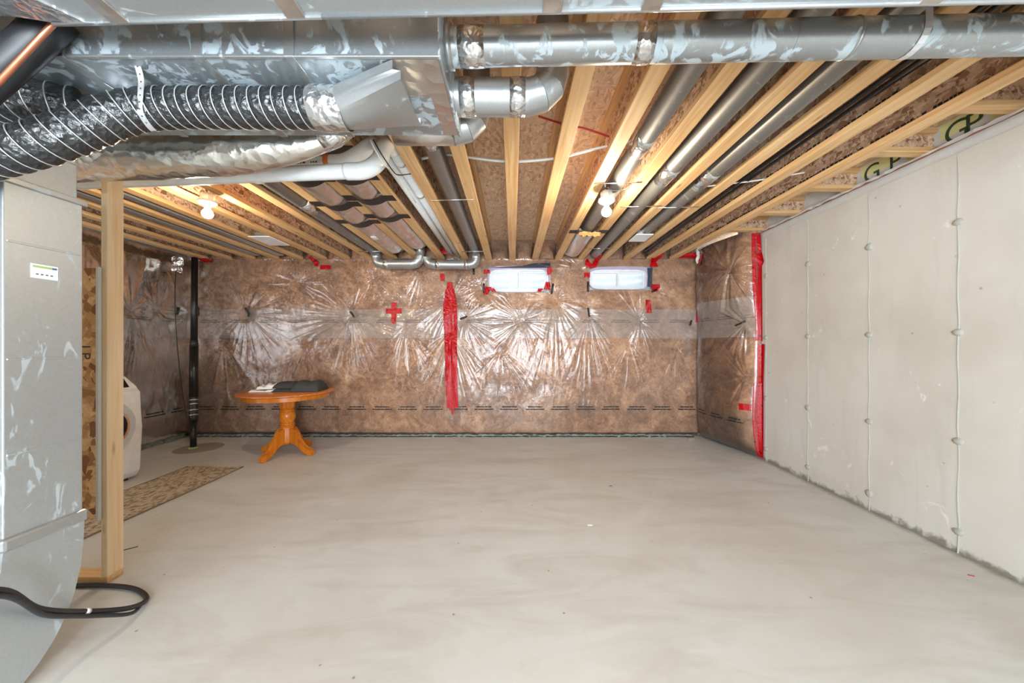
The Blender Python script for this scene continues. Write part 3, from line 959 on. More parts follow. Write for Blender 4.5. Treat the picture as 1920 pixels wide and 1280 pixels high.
# ================================================================== DUCT WORK AT THE TOP
# rectangular supply trunk
TX1, TY0, TY1, TZ0, TZ1 = -.265, 1.26, 1.74, 2.45, 2.66
tr = thing('supply_trunk_duct', 'rectangular galvanized trunk duct with white sealant smears, crossing under the joists', 'duct', (-1.5, 1.5, TZ0))
box('duct_body', (-3.4, TY0, TZ0), (TX1, TY1, TZ1), 'galv', tr, r=.004)
for x in (-2.62, -1.62, -1.13, -.80):
    # slip-and-drive connectors: cleats standing proud on front and underside
    box('drive_cleat', (x - .018, TY0 - .008, TZ0 - .006), (x + .018, TY0 + .002, TZ1), 'galv_clean', tr, r=.002)
    box('slip_cleat', (x - .018, TY0 - .006, TZ0 - .007), (x + .018, TY1, TZ0 + .002), 'galv_clean', tr, r=.002)
box('corner_seam', (-3.4, TY0 - .004, TZ0 - .004), (TX1, TY0 + .008, TZ0 + .006), 'galv_clean', tr, r=.002)
box('foil_tape', (TX1 - .075, TY0 + .01, TZ0 - .004), (TX1 - .005, TY1 - .01, TZ0 + .001), 'foil_bay', tr)
box('foil_tape', (TX1 - .21, TY0 + .01, TZ0 - .003), (TX1 - .07, TY0 + .2, TZ0 + .001), 'foil_bay', tr)
box('end_cap', (TX1 - .004, TY0 - .004, TZ0 - .004), (TX1 + .006, TY1 + .004, TZ1 + .002), 'galv_pipe', tr, r=.002)
box('barcode_label', (TX1 - .004, TY0 - .006, 2.535), (TX1 + .0, TY0 - .003, 2.59), 'paper', tr)
box('paper_label', (TX1 + .005, TY1 - .14, 2.46), (TX1 + .0075, TY1 - .07, 2.49), 'paper', tr)
# nearer return trunk, only its underside and far edge in view
nt_ = thing('return_trunk_duct', 'nearest rectangular sheet metal duct passing overhead, only its underside showing', 'duct', (0, .9, 2.45))
poly = [Vector((-3.2, .55, 2.45)), Vector((2.9, .45, 2.45)), Vector((2.9, 1.022, 2.45)), Vector((-.6, 1.105, 2.45)), Vector((-1.476, 1.128, 2.45)), Vector((-1.60, 1.10, 2.45)), Vector((-3.2, 1.10, 2.45))]
v, f = prism_vf(poly, (0, 0, 0), (0, 0, .2))
mk('duct_body', v, f, 'galv_drop', nt_)
for a, b_ in (((-.6, 1.105), (2.9, 1.022)), ((-1.476, 1.13), (-.6, 1.105))):
    v, f = tube_vf([(a[0], a[1], 2.447), (b_[0], b_[1], 2.447)], .007, 8)
    mk('corner_seam', v, f, 'galv_clean', nt_, True)
for x in (-1.25, -.68, .12, .42, 1.25):
    y1 = 1.105 - .0236 * (x + .6)
    box('slip_cleat', (x - .03, .5, 2.441), (x + .03, y1 + .004, 2.452), 'foil_bay', nt_, r=.002)
v, f = prism_vf([Vector((-1.42, 1.05, 2.449)), Vector((-1.36, 1.13, 2.449)), Vector((-1.60, 1.098, 2.449)), Vector((-1.9, 1.0, 2.449))], (0, 0, -.004), (0, 0, .001))
mk('foil_tape', v, f, 'foil', nt_)

# long round pipe
def pip(x): return Vector((x, 1.375 - .026 * x, 2.583))
rp = thing('round_supply_pipe', 'long round galvanized pipe with pale smears running out toward the concrete wall', 'duct pipe', (.9, 1.36, 2.52))
xs = [-.262, .1, .56, 1.05, 2.0, 2.93]
for i in range(len(xs) - 1):
    a, b_ = pip(xs[i]), pip(xs[i + 1])
    V, Fs = tube_vf([a, b_], [.0655, .064], 36)
    sharp(mk('pipe_section', V, Fs, 'galv_pipe', rp, True))
for x, w_, m_ in ((-.16, .05, 'foil'), (.50, .035, 'foil'), (1.28, .006, 'galv_clean')):
    V, Fs = tube_vf([pip(x - w_), pip(x), pip(x + w_)], [.0665, .0685, .0665], 32)
    mk('foil_tape' if m_ == 'foil' else 'crimp_ring', V, Fs, m_, rp, True)
V, Fs = tube_vf([pip(-.262), pip(-.235)], .074, 32)
mk('start_collar', V, Fs, 'galv_clean', rp, True)
# strap holding the pipe up
st = [pip(1.5) + Vector((0, .068 * math.cos(a), .068 * math.sin(a))) for a in [PI * (.0 + i / 10 * -1) for i in range(11)]]
st = [Vector((st[0].x, st[0].y, JB))] + st + [Vector((st[-1].x, st[-1].y, JB))]
V, Fs = strip_vf(st, (.013, 0, 0), .002)
tag(mk('hanger_strap', V, Fs, 'strap_steel'), 'thin metal strap hanging the long round pipe from the joists', 'strap')

# take-off with elbow rising into the joist bay
t6 = thing('elbow_takeoff_pipe', 'short fat galvanized pipe with an angular elbow below the long round pipe', 'duct pipe', (0, 1.614, 2.47))
V, Fs = tube_vf([(TX1 + .005, 1.614, 2.55), (.07, 1.614, 2.55)], .077, 36)
sharp(mk('pipe_section', V, Fs, 'galv_clean', t6, True))
elbow(t6, (.07, 1.614, 2.55), (1, 0, 0), (0, 0, 1), .11, .077, 'galv_clean')
V, Fs = tube_vf([(.18, 1.614, 2.66), (.18, 1.614, 2.9)], .075, 36)
mk('riser', V, Fs, 'galv_clean', t6, True)
for x in (TX1 + .06, .02):
    V, Fs = tube_vf([(x - .035, 1.614, 2.55), (x, 1.614, 2.55), (x + .035, 1.614, 2.55)], [.078, .0805, .078], 32)
    mk('foil_tape', V, Fs, 'foil', t6, True)
# second, lower elbow behind the trunk end
t7 = thing('elbow_takeoff_pipe', 'small angular metal elbow tucked behind the end of the trunk duct', 'duct pipe', (-.25, 1.83, 2.46))
V, Fs = tube_vf([(-.62, 1.835, 2.535), (-.30, 1.835, 2.535)], .072, 30)
mk('pipe_section', V, Fs, 'foil_bay', t7, True)
elbow(t7, (-.30, 1.835, 2.535), (1, 0, 0), (0, 0, 1), .11, .074, 'galv_clean')
V, Fs = tube_vf([(-.19, 1.835, 2.645), (-.19, 1.835, 2.88)], .07, 30)
mk('riser', V, Fs, 'galv_clean', t7, True)

# rectangular-to-round boot under the trunk feeding the black flexible duct
bt = thing('transition_boot', 'galvanized square-to-round boot joining the black flexible duct to the trunk', 'duct boot', (-.55, 1.42, 2.3))
def ring_at(k):
    n = 40; out = []
    cx, cy, cz, r = -.70, 1.42, 2.37, .077
    y0, y1, z0, z1 = 1.268, 1.54, 2.375, 2.446
    for i in range(n):
        a = 2 * PI * i / n
        c, s = math.cos(a), math.sin(a)
        circ = Vector((cx, cy + r * c, cz + r * s))
        m_ = max(abs(c), abs(s))
        sq = Vector((-.405 - .03 * (1 if s > 0 else 0), (y0 + y1) / 2 + (y1 - y0) / 2 * c / m_, (z0 + z1) / 2 + (z1 - z0) / 2 * s / m_))
        p = circ.lerp(sq, k)
        p.z = min(p.z, TZ0 - .003)
        out.append(p)
    return out
v, f = loft_vf([ring_at(k) for k in (0, .18, .55, .9, 1.0)])
sharp(mk('boot_body', v, f, 'galv_clean', bt, True), 28)
v, f = loft_vf([[Vector((x, 1.42 + (.079 + dr) * math.cos(2 * PI * i / 40), 2.37 + (.079 + dr) * math.sin(2 * PI * i / 40) - (.006 if math.sin(2 * PI * i / 40) > .8 else 0))) for i in range(40)] for x, dr in ((-.80, .001), (-.77, .006), (-.72, .003), (-.67, .002))], caps=False)
mk('foil_tape', v, f, 'foil', bt, True)
box('paper_label', (-.50, 1.295, 2.385), (-.46, 1.300, 2.415), 'paper', bt)

# black flexible duct with wire helix
fx = [(-.72, 1.42, 2.37), (-.95, 1.42, 2.37), (-1.2, 1.42, 2.372), (-1.38, 1.415, 2.368), (-1.50, 1.385, 2.335), (-1.60, 1.345, 2.26), (-1.72, 1.30, 2.17), (-1.87, 1.275, 2.105), (-2.05, 1.265, 2.06), (-2.4, 1.26, 2.02)]
def flex(label, pts, r, pitch, group=None):
    t = thing('flexible_duct', label, 'flexible duct', tuple(Vector(pts[len(pts) // 2]) - Vector((0, 0, r))), group)
    path = resample(spline(pts, 14), pitch / 6)
    rg = np.random.RandomState(5); T = rg.rand(len(path) + 1, 22)
    V, Fs = tube_vf(path, r, 22, rfun=lambda i, a: 1 + .018 * math.cos(2 * PI * i / 6) - .05 * T[i][int(a / (2 * PI) * 22) % 22] * (.5 - .5 * math.cos(2 * PI * i / 6)))
    mk('sleeve', V, Fs, 'black_flex', t, True)
    fr = frames(path); hel = []
    for i in range(len(path) * 4 - 4):
        j = i / 4; i0 = int(j); q = j - i0
        p0, t0, u0, b0 = fr[i0]; p1, t1, u1, b1 = fr[min(i0 + 1, len(fr) - 1)]
        p = p0.lerp(p1, q); u = u0.lerp(u1, q).normalized(); b = b0.lerp(b1, q).normalized()
        a = 2 * PI * j / 6
        hel.append(p + (u * math.cos(a) + b * math.sin(a)) * r * 1.012)
    V, Fs = tube_vf(hel, .0022, 5)
    mk('wire_helix', V, Fs, 'strap_steel', t, True)
    return t
flex('black flexible duct with wire rings running from the metal boot under the trunk', fx, .074, .046)
flex('second black flexible duct, short and crinkled, behind the long black one',
     [(-2.75, 1.37, 2.335), (-2.35, 1.36, 2.36), (-2.0, 1.36, 2.364), (-1.86, 1.375, 2.364), (-1.75, 1.43, 2.366)], .081, .05)
v, f = loft_vf([[Vector((x, 1.47 + r * math.cos(2 * PI * i / 24), 2.448 - r + r * math.sin(2 * PI * i / 24))) for i in range(24)] for x, r in ((-1.75, .080), (-1.68, .074), (-1.60, .05), (-1.53, .02))])
tag(mk('foil_collar', v, f, 'foil', None, True), 'crumpled silver foil collar at the end of the short black flexible duct', 'foil')
# perforated strap
sp_ = [(-1.372, 1.265, 2.452), (-1.39, 1.30, 2.455), (-1.40, 1.325, 2.415), (-1.41, 1.332, 2.365), (-1.425, 1.345, 2.31), (-1.435, 1.385, 2.281), (-1.44, 1.42, 2.272)]
sp_ = resample(spline(sp_, 6), .012)
ps = thing('perforated_strap', 'perforated metal strap slung round the black flexible duct', 'strap', sp_[-1])
V, Fs = strip_vf(sp_, (.011, 0, .002), .0016)
mk('band', V, Fs, 'strap_steel', ps)
vf = []
for i in range(2, len(sp_) - 2, 1):
    p = Vector(sp_[i]) if i % 2 == 0 else (Vector(sp_[i]))
    if i % 2: continue
    tdir = (Vector(sp_[i + 1]) - Vector(sp_[i - 1])).normalized()
    n = Vector((1, 0, 0)).cross(tdir).normalized()
    if n.y > 0: n = -n
    vf.append(([p + n * .0015 + Vector((1, 0, 0)) * .003 * math.cos(a) + tdir * .003 * math.sin(a) for a in [2 * PI * k / 6 for k in range(6)]], [[0, 1, 2, 3, 4, 5]]))
mk('perforations', *join(*vf), 'ink', ps)

# foil-wrapped insulated duct behind
def fduct():
    pts = [(-3.0, 1.90, 2.40), (-2.6, 1.90, 2.41), (-2.2, 1.89, 2.425), (-1.85, 1.88, 2.425), (-1.5, 1.88, 2.44), (-1.2, 1.88, 2.475), (-1.02, 1.88, 2.515), (-.9, 1.88, 2.57)]
    path = resample(spline(pts, 10), .02)
    n = len(path); rg = np.random.RandomState(2)
    rr = [.115 * min(1, (.45 + .65 * min(1, (n - 1 - i) / 40))) for i in range(n)]
    t = thing('insulated_duct', 'silver foil-wrapped insulated duct sagging above the wooden post', 'insulated duct', (-1.9, 1.89, 2.31))
    def rf(i, a):
        x = path[i].x
        return 1 + .12 * (float(vnoise(np.array([x * 5.0]), np.array([a * 1.3]), 8)[0]) - .5) + .07 * (float(vnoise(np.array([x * 14.0]), np.array([a * 4]), 9)[0]) - .5)
    V, Fs = tube_vf(path, rr, 30, rfun=rf)
    mk('foil_wrap', V, Fs, 'foil_warm', t, True)
    V, Fs = tube_vf([(-1.03, 1.88, 2.505), (-.97, 1.88, 2.54), (-.92, 1.90, 2.60), (-.90, 1.93, 2.69)], [.06, .07, .068, .06], 20)
    mk('foil_end', V, Fs, 'foil', t, True)
fduct()

# insulated refrigerant line and copper pipe at the corner
ls = thing('refrigerant_line', 'thick black insulated pipe slanting up between the two trunk ducts', 'pipe', (-1.8, 1.2, 2.3))
tube('foam_sleeve', [P(-60, 182, 1.15), P(0, 132, 1.18), P(60, 80, 1.2), P(110, 30, 1.2)], .052, 'black_rubber', ls, 16)
tag(tube('copper_pipe', [P(-60, 204, 1.085), P(0, 152, 1.12), P(50, 98, 1.15), P(108, 36, 1.155), P(130, 10, 1.16)], .0085, 'copper', None, 12), 'bare copper pipe beside the black insulated line', 'pipe')

# ================================================================== RETURN AIR DROP (left edge)
rd = thing('return_air_drop', 'tall sheet metal duct with a curved foot and a small white sticker', 'duct', (-2.25, 1.5, 0))
DX0, DX1, DY0, DY1 = -2.55, -2.0, 1.38, 1.636
box('duct_body', (DX0, DY0, .64), (DX1, DY1, 2.075), 'galv_drop', rd, r=.004)
box('upper_collar', (DX0 + .02, DY0 + .01, 2.07), (DX1 - .012, DY1 - .01, 2.245), 'galv_drop', rd, r=.004)
box('flange', (DX0 - .01, DY0 - .01, 2.06), (DX1 + .012, DY1 + .012, 2.085), 'galv_clean', rd, r=.003)
box('flange', (DX0 - .012, DY0 - .012, .60), (DX1 + .016, DY1 + .014, .655), 'galv_clean', rd, r=.012)
for z in (1.83, 1.36, .98):
    box('seam_bead', (DX1 - .002, DY0 + .01, z - .004), (DX1 + .0035, DY1 - .01, z + .004), 'galv_drop', rd, r=.0015)
# elbow: side profile in the y-z plane
outer = [(1.64, .61), (1.636, .52), (1.626, .40), (1.602, .29), (1.57, .205), (1.531, .135), (1.48, .075), (1.43, .035), (1.34, .008), (1.2, .004), (.7, .004)]
inner = [(.7, .40), (1.2, .40), (1.30, .42), (1.35, .47), (1.372, .53), (1.378, .61)]
poly = [Vector((DX1 + .004, y, z)) for y, z in outer + inner]
v, f = prism_vf(poly, (0, 0, 0), (DX0 - DX1, 0, 0))
mk('elbow', v, f, 'galv_drop', rd)
stk = box('sticker', (DX1 + .0005, 1.459, 1.697), (DX1 + .002, 1.546, 1.757), 'white_gloss', rd)
box('printed_band', (DX1 + .002, 1.464, 1.742), (DX1 + .0024, 1.526, 1.750), 'sticker_green', stk)
box('printed_band', (DX1 + .002, 1.526, 1.742), (DX1 + .0024, 1.542, 1.750), 'sticker_blue', stk)
v, f = join(*[box_vf((DX1 + .002, 1.474 + i * .0155, 1.712), (DX1 + .0024, 1.482 + i * .0155, 1.717)) for i in range(4)])
mk('small_print', v, f, 'ink_faint', stk)

# ================================================================== PIPES IN THE JOIST BAYS
def bay_pipe(label, x, y0, y1, r, z, tapes=(), mat='galv_dull'):
    t = thing('duct_pipe', label, 'duct pipe', (x, (y0 + y1) / 2, z - r), 'steel pipes in the joist bays')
    n = max(1, int(round((y1 - y0) / 1.5)))
    for i in range(n):
        a, b_ = y0 + (y1 - y0) * i / n, y0 + (y1 - y0) * (i + 1) / n
        V, Fs = tube_vf([(x, a, z), (x, b_, z)], [r, r * 1.015], 26)
        sharp(mk('pipe_section', V, Fs, mat, t, True))
    for ty, hw in tapes:
        V, Fs = tube_vf([(x, ty - hw, z), (x, ty, z), (x, ty + hw, z)], [r * 1.02, r * 1.05, r * 1.02], 24)
        mk('foil_tape', V, Fs, 'foil', t, True)
    return t
bay_pipe('round steel pipe running past the bulb over the windows', .864, .2, 4.25, .066, 2.768, ((2.35, .10),))
bay_pipe('round steel pipe in the bay second from the window bulb, reaching the wall', 1.212, .2, 5.2, .064, 2.762, ((2.75, .12),))
bay_pipe('round steel pipe ending at the white ceiling register', 1.560, .2, 4.15, .064, 2.768, ((2.8, .10),))
t = bay_pipe('steel pipe beside the white drain pipes, bending down at the wall', -.545, 1.95, 5.06, .062, 2.772, ((2.3, .06),))
elbow(t, (-.545, 5.06, 2.772), (0, 1, 0), (0, 0, -1), .10, .066, 'galv_clean')
elbow(t, (-.545, 5.16, 2.672), (0, 0, -1), (-1, 0, 0), .085, .068, 'galv_clean')
V, Fs = tube_vf([(-.63, 5.16, 2.587), (-1.16, 5.16, 2.587)], .072, 28); sharp(mk('cross_section', V, Fs, 'galv_clean', t, True))
elbow(t, (-1.16, 5.16, 2.587), (-1, 0, 0), (0, 0, 1), .10, .072, 'galv_clean')
for x in (-.68, -1.10):
    V, Fs = tube_vf([(x - .03, 5.16, 2.587), (x + .03, 5.16, 2.587)], .0745, 24); mk('foil_tape', V, Fs, 'foil', t, True)
t = bay_pipe('flat-looking steel duct between joists, turning along the wall near the foil ducts', -1.99, 2.0, 5.02, .068, 2.77, ((3.4, .1),))
elbow(t, (-1.99, 5.02, 2.77), (0, 1, 0), (0, 0, -1), .10, .07, 'galv_clean')
elbow(t, (-1.99, 5.12, 2.67), (0, 0, -1), (1, 0, 0), .085, .07, 'galv_clean')
V, Fs = tube_vf([(-1.905, 5.12, 2.585), (-1.47, 5.12, 2.585)], .073, 28); sharp(mk('cross_section', V, Fs, 'galv_clean', t, True))
elbow(t, (-1.47, 5.12, 2.585), (1, 0, 0), (0, 0, 1), .115, .073, 'galv_clean')
V, Fs = tube_vf([(-1.355, 5.12, 2.70), (-1.355, 5.12, 2.9)], .07, 26); mk('riser', V, Fs, 'galv_clean', t, True)
V, Fs = tube_vf([(-1.87, 5.12, 2.585), (-1.80, 5.12, 2.585)], .0755, 24); mk('foil_tape', V, Fs, 'foil', t, True)

# foil ducts panned between joists, held by black tape
def foil_bay(label, ka, kb, y0, y1, sag, tapes):
    xa, xb = JX[ka] + FW / 2 + .004, JX[kb] - FW / 2 - .004
    t = thing('foil_duct', label, 'foil duct', ((xa + xb) / 2, (y0 + y1) / 2, JB - sag))
    u, v_, Fs = grid(0, 1, y0, y1, .03)
    u, v_, Fs = grid(0, 12, 0, int((y1 - y0) / .035), 1)
    uu = u / 12; yy = y0 + (y1 - y0) * v_ / max(v_)
    prof = np.sin(PI * uu) ** .6
    seg = np.zeros_like(yy)
    for ty in tapes: seg = np.maximum(seg, np.exp(-((yy - ty) / .05) ** 2))
    end = np.clip((y1 - yy) / .12, 0, 1) ** .6
    z = JB + .05 - (sag + .05) * prof * (1 - .45 * seg) * (.35 + .65 * end) + .012 * (vnoise(uu * 7, yy * 16, 77) - .5)
    x = xa + (xb - xa) * uu
    mk('foil_wrap', np.stack([x, yy, z], 1), Fs[:, ::-1].tolist(), 'foil_bay', t, True)
    for ty in tapes:
        xl, xr_ = JX[ka] - FW / 2 + .006, JX[kb] + FW / 2 - .006
        pts = [(xl, ty, JB - .003), (JX[ka] + FW / 2, ty, JB - .003)]
        for i in range(1, 8):
            q = i / 8
            pts.append((xa + (xb - xa) * q, ty, JB - .004 - (sag * .62 + .01) * math.sin(PI * q) ** .8))
        pts += [(JX[kb] - FW / 2, ty, JB - .003), (xr_, ty, JB - .003)]
        V, Fs2 = strip_vf(pts, (0, .055, 0), .002)
        mk('black_tape', V, Fs2, 'black_tape', t)
    return t
t = foil_bay('foil duct with black tape straps, the one next to the flat steel duct', -5, -4, 2.2, 4.95, .055, (2.75, 3.25, 3.72))
box('paper_label', (-1.64, 4.05, JB - .064), (-1.58, 4.15, JB - .058), 'paper', t)
foil_bay('foil duct with black tape straps, the one next to the white drain pipes', -4, -3, 2.2, 4.75, .05, (2.35, 2.72, 3.12, 3.56))
foil_bay('short shiny foil duct near the wall under the bulb over the windows', 2, 3, 4.0, 5.2, .04, (4.05,))
# thin rods carrying the pipes
rods = [(-.545, 3.15, .19), (.84, 2.82, .19), (1.20, 3.3, .19), (1.56, 3.32, .19), (-.545, 4.9, .17), (-1.99, 4.9, .17), (1.2, 4.75, .17)]
for i, (x, y, h) in enumerate(rods):
    lab = ['thin steel rod under the pipe beside the white drain pipes', 'thin steel rod beside the bulb over the windows', 'thin steel rod under the second steel pipe from the window bulb', 'thin steel rod under the pipe that ends at the white register',
           'thin steel rod near the bend of the pipe beside the drain pipes', 'thin steel rod near the bend of the flat steel duct', 'thin steel rod at the wall above the red tape'][i]
    z = JB - .006 if abs(x - 1.99) > 9 else JB - .006
    tag(tube('support_rod', [(x - h, y + .01, z), (x + h, y - .01, z)], .005, 'wire_steel', None, 8), lab, 'rod')
# loop of wire round the pipe near the bulb
tag(tube('tie_wire', spline([(.78, 2.9, JB - .004), (.80, 2.92, 2.70), (.86, 2.93, 2.697), (.94, 2.92, 2.71), (.955, 2.86, JB - .003)], 5), .003, 'wire_steel', None, 6), 'loop of tie wire round the steel pipe by the window bulb', 'wire')

# ================================================================== PVC DRAIN AND VENT PIPES
pv = thing('drain_pipe', 'lower white plastic pipe running under the joists past the wooden post', 'pipe', (-2, 2.25, 2.43))
pl = [(-3.6, 2.36, 2.485), (-2.8, 2.30, 2.48), (-.94, 2.145, 2.475)]
V, Fs = tube_vf(resample(pl, .2) + [pl[-1]], .045, 22); mk('pipe_run', V, Fs, 'pvc', pv, True)
el = [(-1.02, 2.152, 2.475), (-.92, 2.145, 2.475), (-.86, 2.16, 2.51), (-.83, 2.2, 2.58), (-.828, 2.24, 2.66), (-.828, 2.34, 2.75), (-.828, 2.44, 2.76)]
V, Fs = tube_vf(resample(spline(el, 6), .02), .050, 22); mk('elbow', V, Fs, 'pvc', pv, True)
V, Fs = tube_vf([(-.828, 2.4, 2.76), (-.828, 5.3, 2.76)], .039, 20); mk('bay_run', V, Fs, 'pvc', pv, True)
for y in (2.55, 3.1):
    V, Fs = tube_vf([(-.828, y, 2.76), (-.828, y + .05, 2.76)], .0425, 20); mk('coupling', V, Fs, 'pvc', pv, True)
V, Fs = tube_vf([P(478, 330, 2.215), P(488, 329.5, 2.214)], .0475, 20); mk('coupling', V, Fs, 'pvc', pv, True)
pv2 = thing('drain_pipe', 'upper white plastic pipe with faint print, half behind the foil-wrapped duct', 'pipe', (-2, 2.3, 2.52))
V, Fs = tube_vf([(-3.6, 2.50, 2.585), (-2.6, 2.44, 2.585), (-1.13, 2.28, 2.60)], .043, 22); mk('pipe_run', V, Fs, 'pvc', pv2, True)
el = [(-1.2, 2.288, 2.60), (-1.09, 2.28, 2.605), (-1.0, 2.29, 2.66), (-.94, 2.32, 2.73), (-.915, 2.40, 2.765), (-.915, 2.5, 2.765)]
V, Fs = tube_vf(resample(spline(el, 6), .02), .047, 22); mk('elbow', V, Fs, 'pvc', pv2, True)
V, Fs = tube_vf([(-.915, 2.45, 2.765), (-.915, 5.3, 2.765)], .039, 20); mk('bay_run', V, Fs, 'pvc', pv2, True)
V, Fs = tube_vf([(-1.21, 2.289, 2.60), (-1.175, 2.285, 2.60)], .0485, 20); mk('orange_ring', V, Fs, 'orange_mark', pv2, True)
v, f = [], []
rg = random.Random(4)
x = -1.95
while x < -1.25:
    l = .008 + .012 * rg.random(); y = 2.28 + (-1.13 - x) * .1088 - .041
    n0 = len(v); z = 2.585
    v += [(x, y - .0025, z - .004), (x + l, y - .0025 - l * .1, z - .004), (x + l, y - .003 - l * .1, z + .006), (x, y - .003, z + .006)]
    f.append([n0, n0 + 1, n0 + 2, n0 + 3]); x += l + .006 + (.03 if rg.random() < .15 else 0)
mk('pipe_print', v, f, 'ink_faint', pv2)
# cables round the drain pipes
tag(tube('cable', spline([P(700, 262, 2.0), P(716, 290, 2.02), P(738, 322, 2.2), P(748, 328, 2.3), P(770, 326, 2.4)], 6), .004, 'black_plastic', None, 6), 'thin black cable hanging in a kink over the white drain pipes', 'cable')
tag(tube('cable', spline([P(695, 262, 2.0), P(706, 285, 2.02), P(724, 312, 2.1), P(745, 325, 2.3), P(780, 380, 2.75)], 6), .005, 'cable_white', None, 6), 'thin white cable hanging beside the white drain pipes', 'cable')

# cables through the joists
tag(tube('cable', spline([(-.68, 2.62, 2.80), (-.5, 2.6, 2.82), (-.33, 2.6, 2.80), (-.05, 2.63, 2.785), (.3, 2.62, 2.80), (.62, 2.56, 2.845), (.9, 2.5, 2.87)], 6), .010, 'cable_white', None, 8), 'fat white cable strung through the joists across the bare bays', 'cable')
for i, (zo, xo, lb) in enumerate(((.0, 0, 'upper black cable along the joist nearest the dark cable bay'), (-.02, .03, 'lower black cable sagging along the dark cable bay'), (.03, .05, 'middle black cable in the dark cable bay'))):
    tag(tube('cable', spline([(1.90 + xo, .3, 2.80 + zo), (1.91 + xo, 2.0, 2.79 + zo), (1.90 + xo, 3.2, 2.785 + zo), (1.92 + xo, 4.3, 2.79 + zo), (1.92 + xo, 5.2, 2.77 + zo)], 6), .012, 'black_plastic', None, 8), lb, 'cable')
tag(tube('cable', spline([(2.10, .6, 2.80), (1.99, 2.2, 2.80), (1.9, 2.6, 2.745), (1.83, 3.0, 2.74), (1.80, 3.6, 2.78), (1.80, 4.6, 2.8)], 6), .005, 'black_plastic', None, 8), 'loose thin black wire drooping from the dark cable bay', 'cable')
tag(tube('cable', spline([(1.60, 2.95, 2.74), (1.80, 2.92, 2.75), (2.0, 2.88, 2.76), (2.3, 2.78, 2.775)], 5), .006, 'cable_white', None, 8), 'short pale cable crossing two joists toward the concrete wall', 'cable')
tag(tube('water_line', spline([P(1010, 218, 2.35), P(1055, 232, 2.42), P(1100, 242, 2.46), P(1145, 257, 2.5)], 5), .007, 'red_plastic', None, 8), 'thin red plastic line across the bare subfloor bays', 'pipe')
for i, (x, y0, y1) in enumerate(((-3.43, 2.2, 5.2), (-3.79, 2.0, 5.2))):
    V, Fs = box_vf((x - .05, y0, 2.722), (x + .05, y1, 2.80)); V, Fs = bevel_vf(V, Fs, .012)
    tag(mk('narrow_duct', V, Fs, 'galv_clean'), ['narrow dull steel duct between joists nearer the table bulb', 'narrow dull steel duct between joists nearer the insulated side wall'][i], 'duct')

# white boards at the ceiling
def register(label, x, y, z, sx, sy):
    t = thing('ceiling_register', label, 'register', (x, y, z))
    box('plate', (x - sx, y - sy, z - .012), (x + sx, y + sy, z), 'white_gloss', t, r=.003)
    box('neck', (x - sx * .7, y - sy * .7, z), (x + sx * .7, y + sy * .7, z + .06), 'galv_clean', t, r=.003)
register('white rectangular register at the end of the steel pipe', 1.53, 4.22, 2.70, .10, .14)
register('white flat register between joists beyond the table bulb', -3.03, 4.38, 2.71, .13, .19)

# ================================================================== LAMPS
def lamp(label, x, y, jx):
    t = thing('bare_bulb_light', label, 'light', (x, y, 2.44))
    lathe('ceiling_box', (x, y, 2.625), [(.045, 0), (.05, .004), (.05, .05), (.044, .058)], 'strap_steel', t, 8, False)
    lathe('lamp_holder', (x, y, 2.575), [(.022, 0), (.026, .006), (.052, .018), (.066, .03), (.068, .045), (.05, .05)], 'white_gloss', t, 28)
    lathe('bulb_neck', (x, y, 2.552), [(.016, 0), (.019, .012), (.020, .026)], 'white_gloss', t, 20)
    lathe('bulb', (x, y, 2.478), [(.004, 0), (.022, .005), (.035, .018), (.040, .036), (.036, .054), (.026, .068), (.017, .078)], 'bulb_glow', t, 24)
    tube('feed_cable', spline([(x, y, 2.68), (x - .005, y + .01, 2.71), ((x + jx) / 2, y + .01, 2.745), (jx, y + .01, 2.80)], 6), .006, 'cable_white', t, 8)
    tube('mount_rod', [(x - .005, y, 2.68), (x - .012, y, JB + .002)], .008, 'wire_steel', t, 8)
lamp('glowing bare bulb in a white holder under the joists before the windows', .775, 2.92, .755)
lamp('glowing bare bulb in a white holder under the joists over the table side', -2.57, 2.96, -2.54)
# made-up softbox and stand around the added frontal light, behind the camera
sb = thing('added_softbox', "made-up black fabric softbox on a tripod stand, added behind the camera as fill", 'photo light', (.02, -2.4, 0))
o_, i_ = .40, .06
v, f = loft_vf([[Vector((.02 + sx * a, y, 1.42 + sz * a)) for sx, sz in ((-1, -1), (1, -1), (1, 1), (-1, 1))] for a, y in ((.37, -1.90), (.375, -1.94), (.10, -2.25), (.06, -2.32))], caps=False)
mk('shade', v, f, 'black_rubber', sb)
tube('lamp_head', [(.02, -2.25, 1.42), (.02, -2.52, 1.42)], .06, 'black_plastic', sb, 16)
tube('stand_pole', [(.02, -2.4, .3), (.02, -2.4, 1.40)], .014, 'black_plastic', sb, 10)
for k in range(3):
    a = 2 * PI * k / 3 + .5
    tube('stand_leg', [(.02, -2.4, .6), (.02 + .4 * math.cos(a), -2.4 + .4 * math.sin(a), .012)], .011, 'black_plastic', sb, 8)

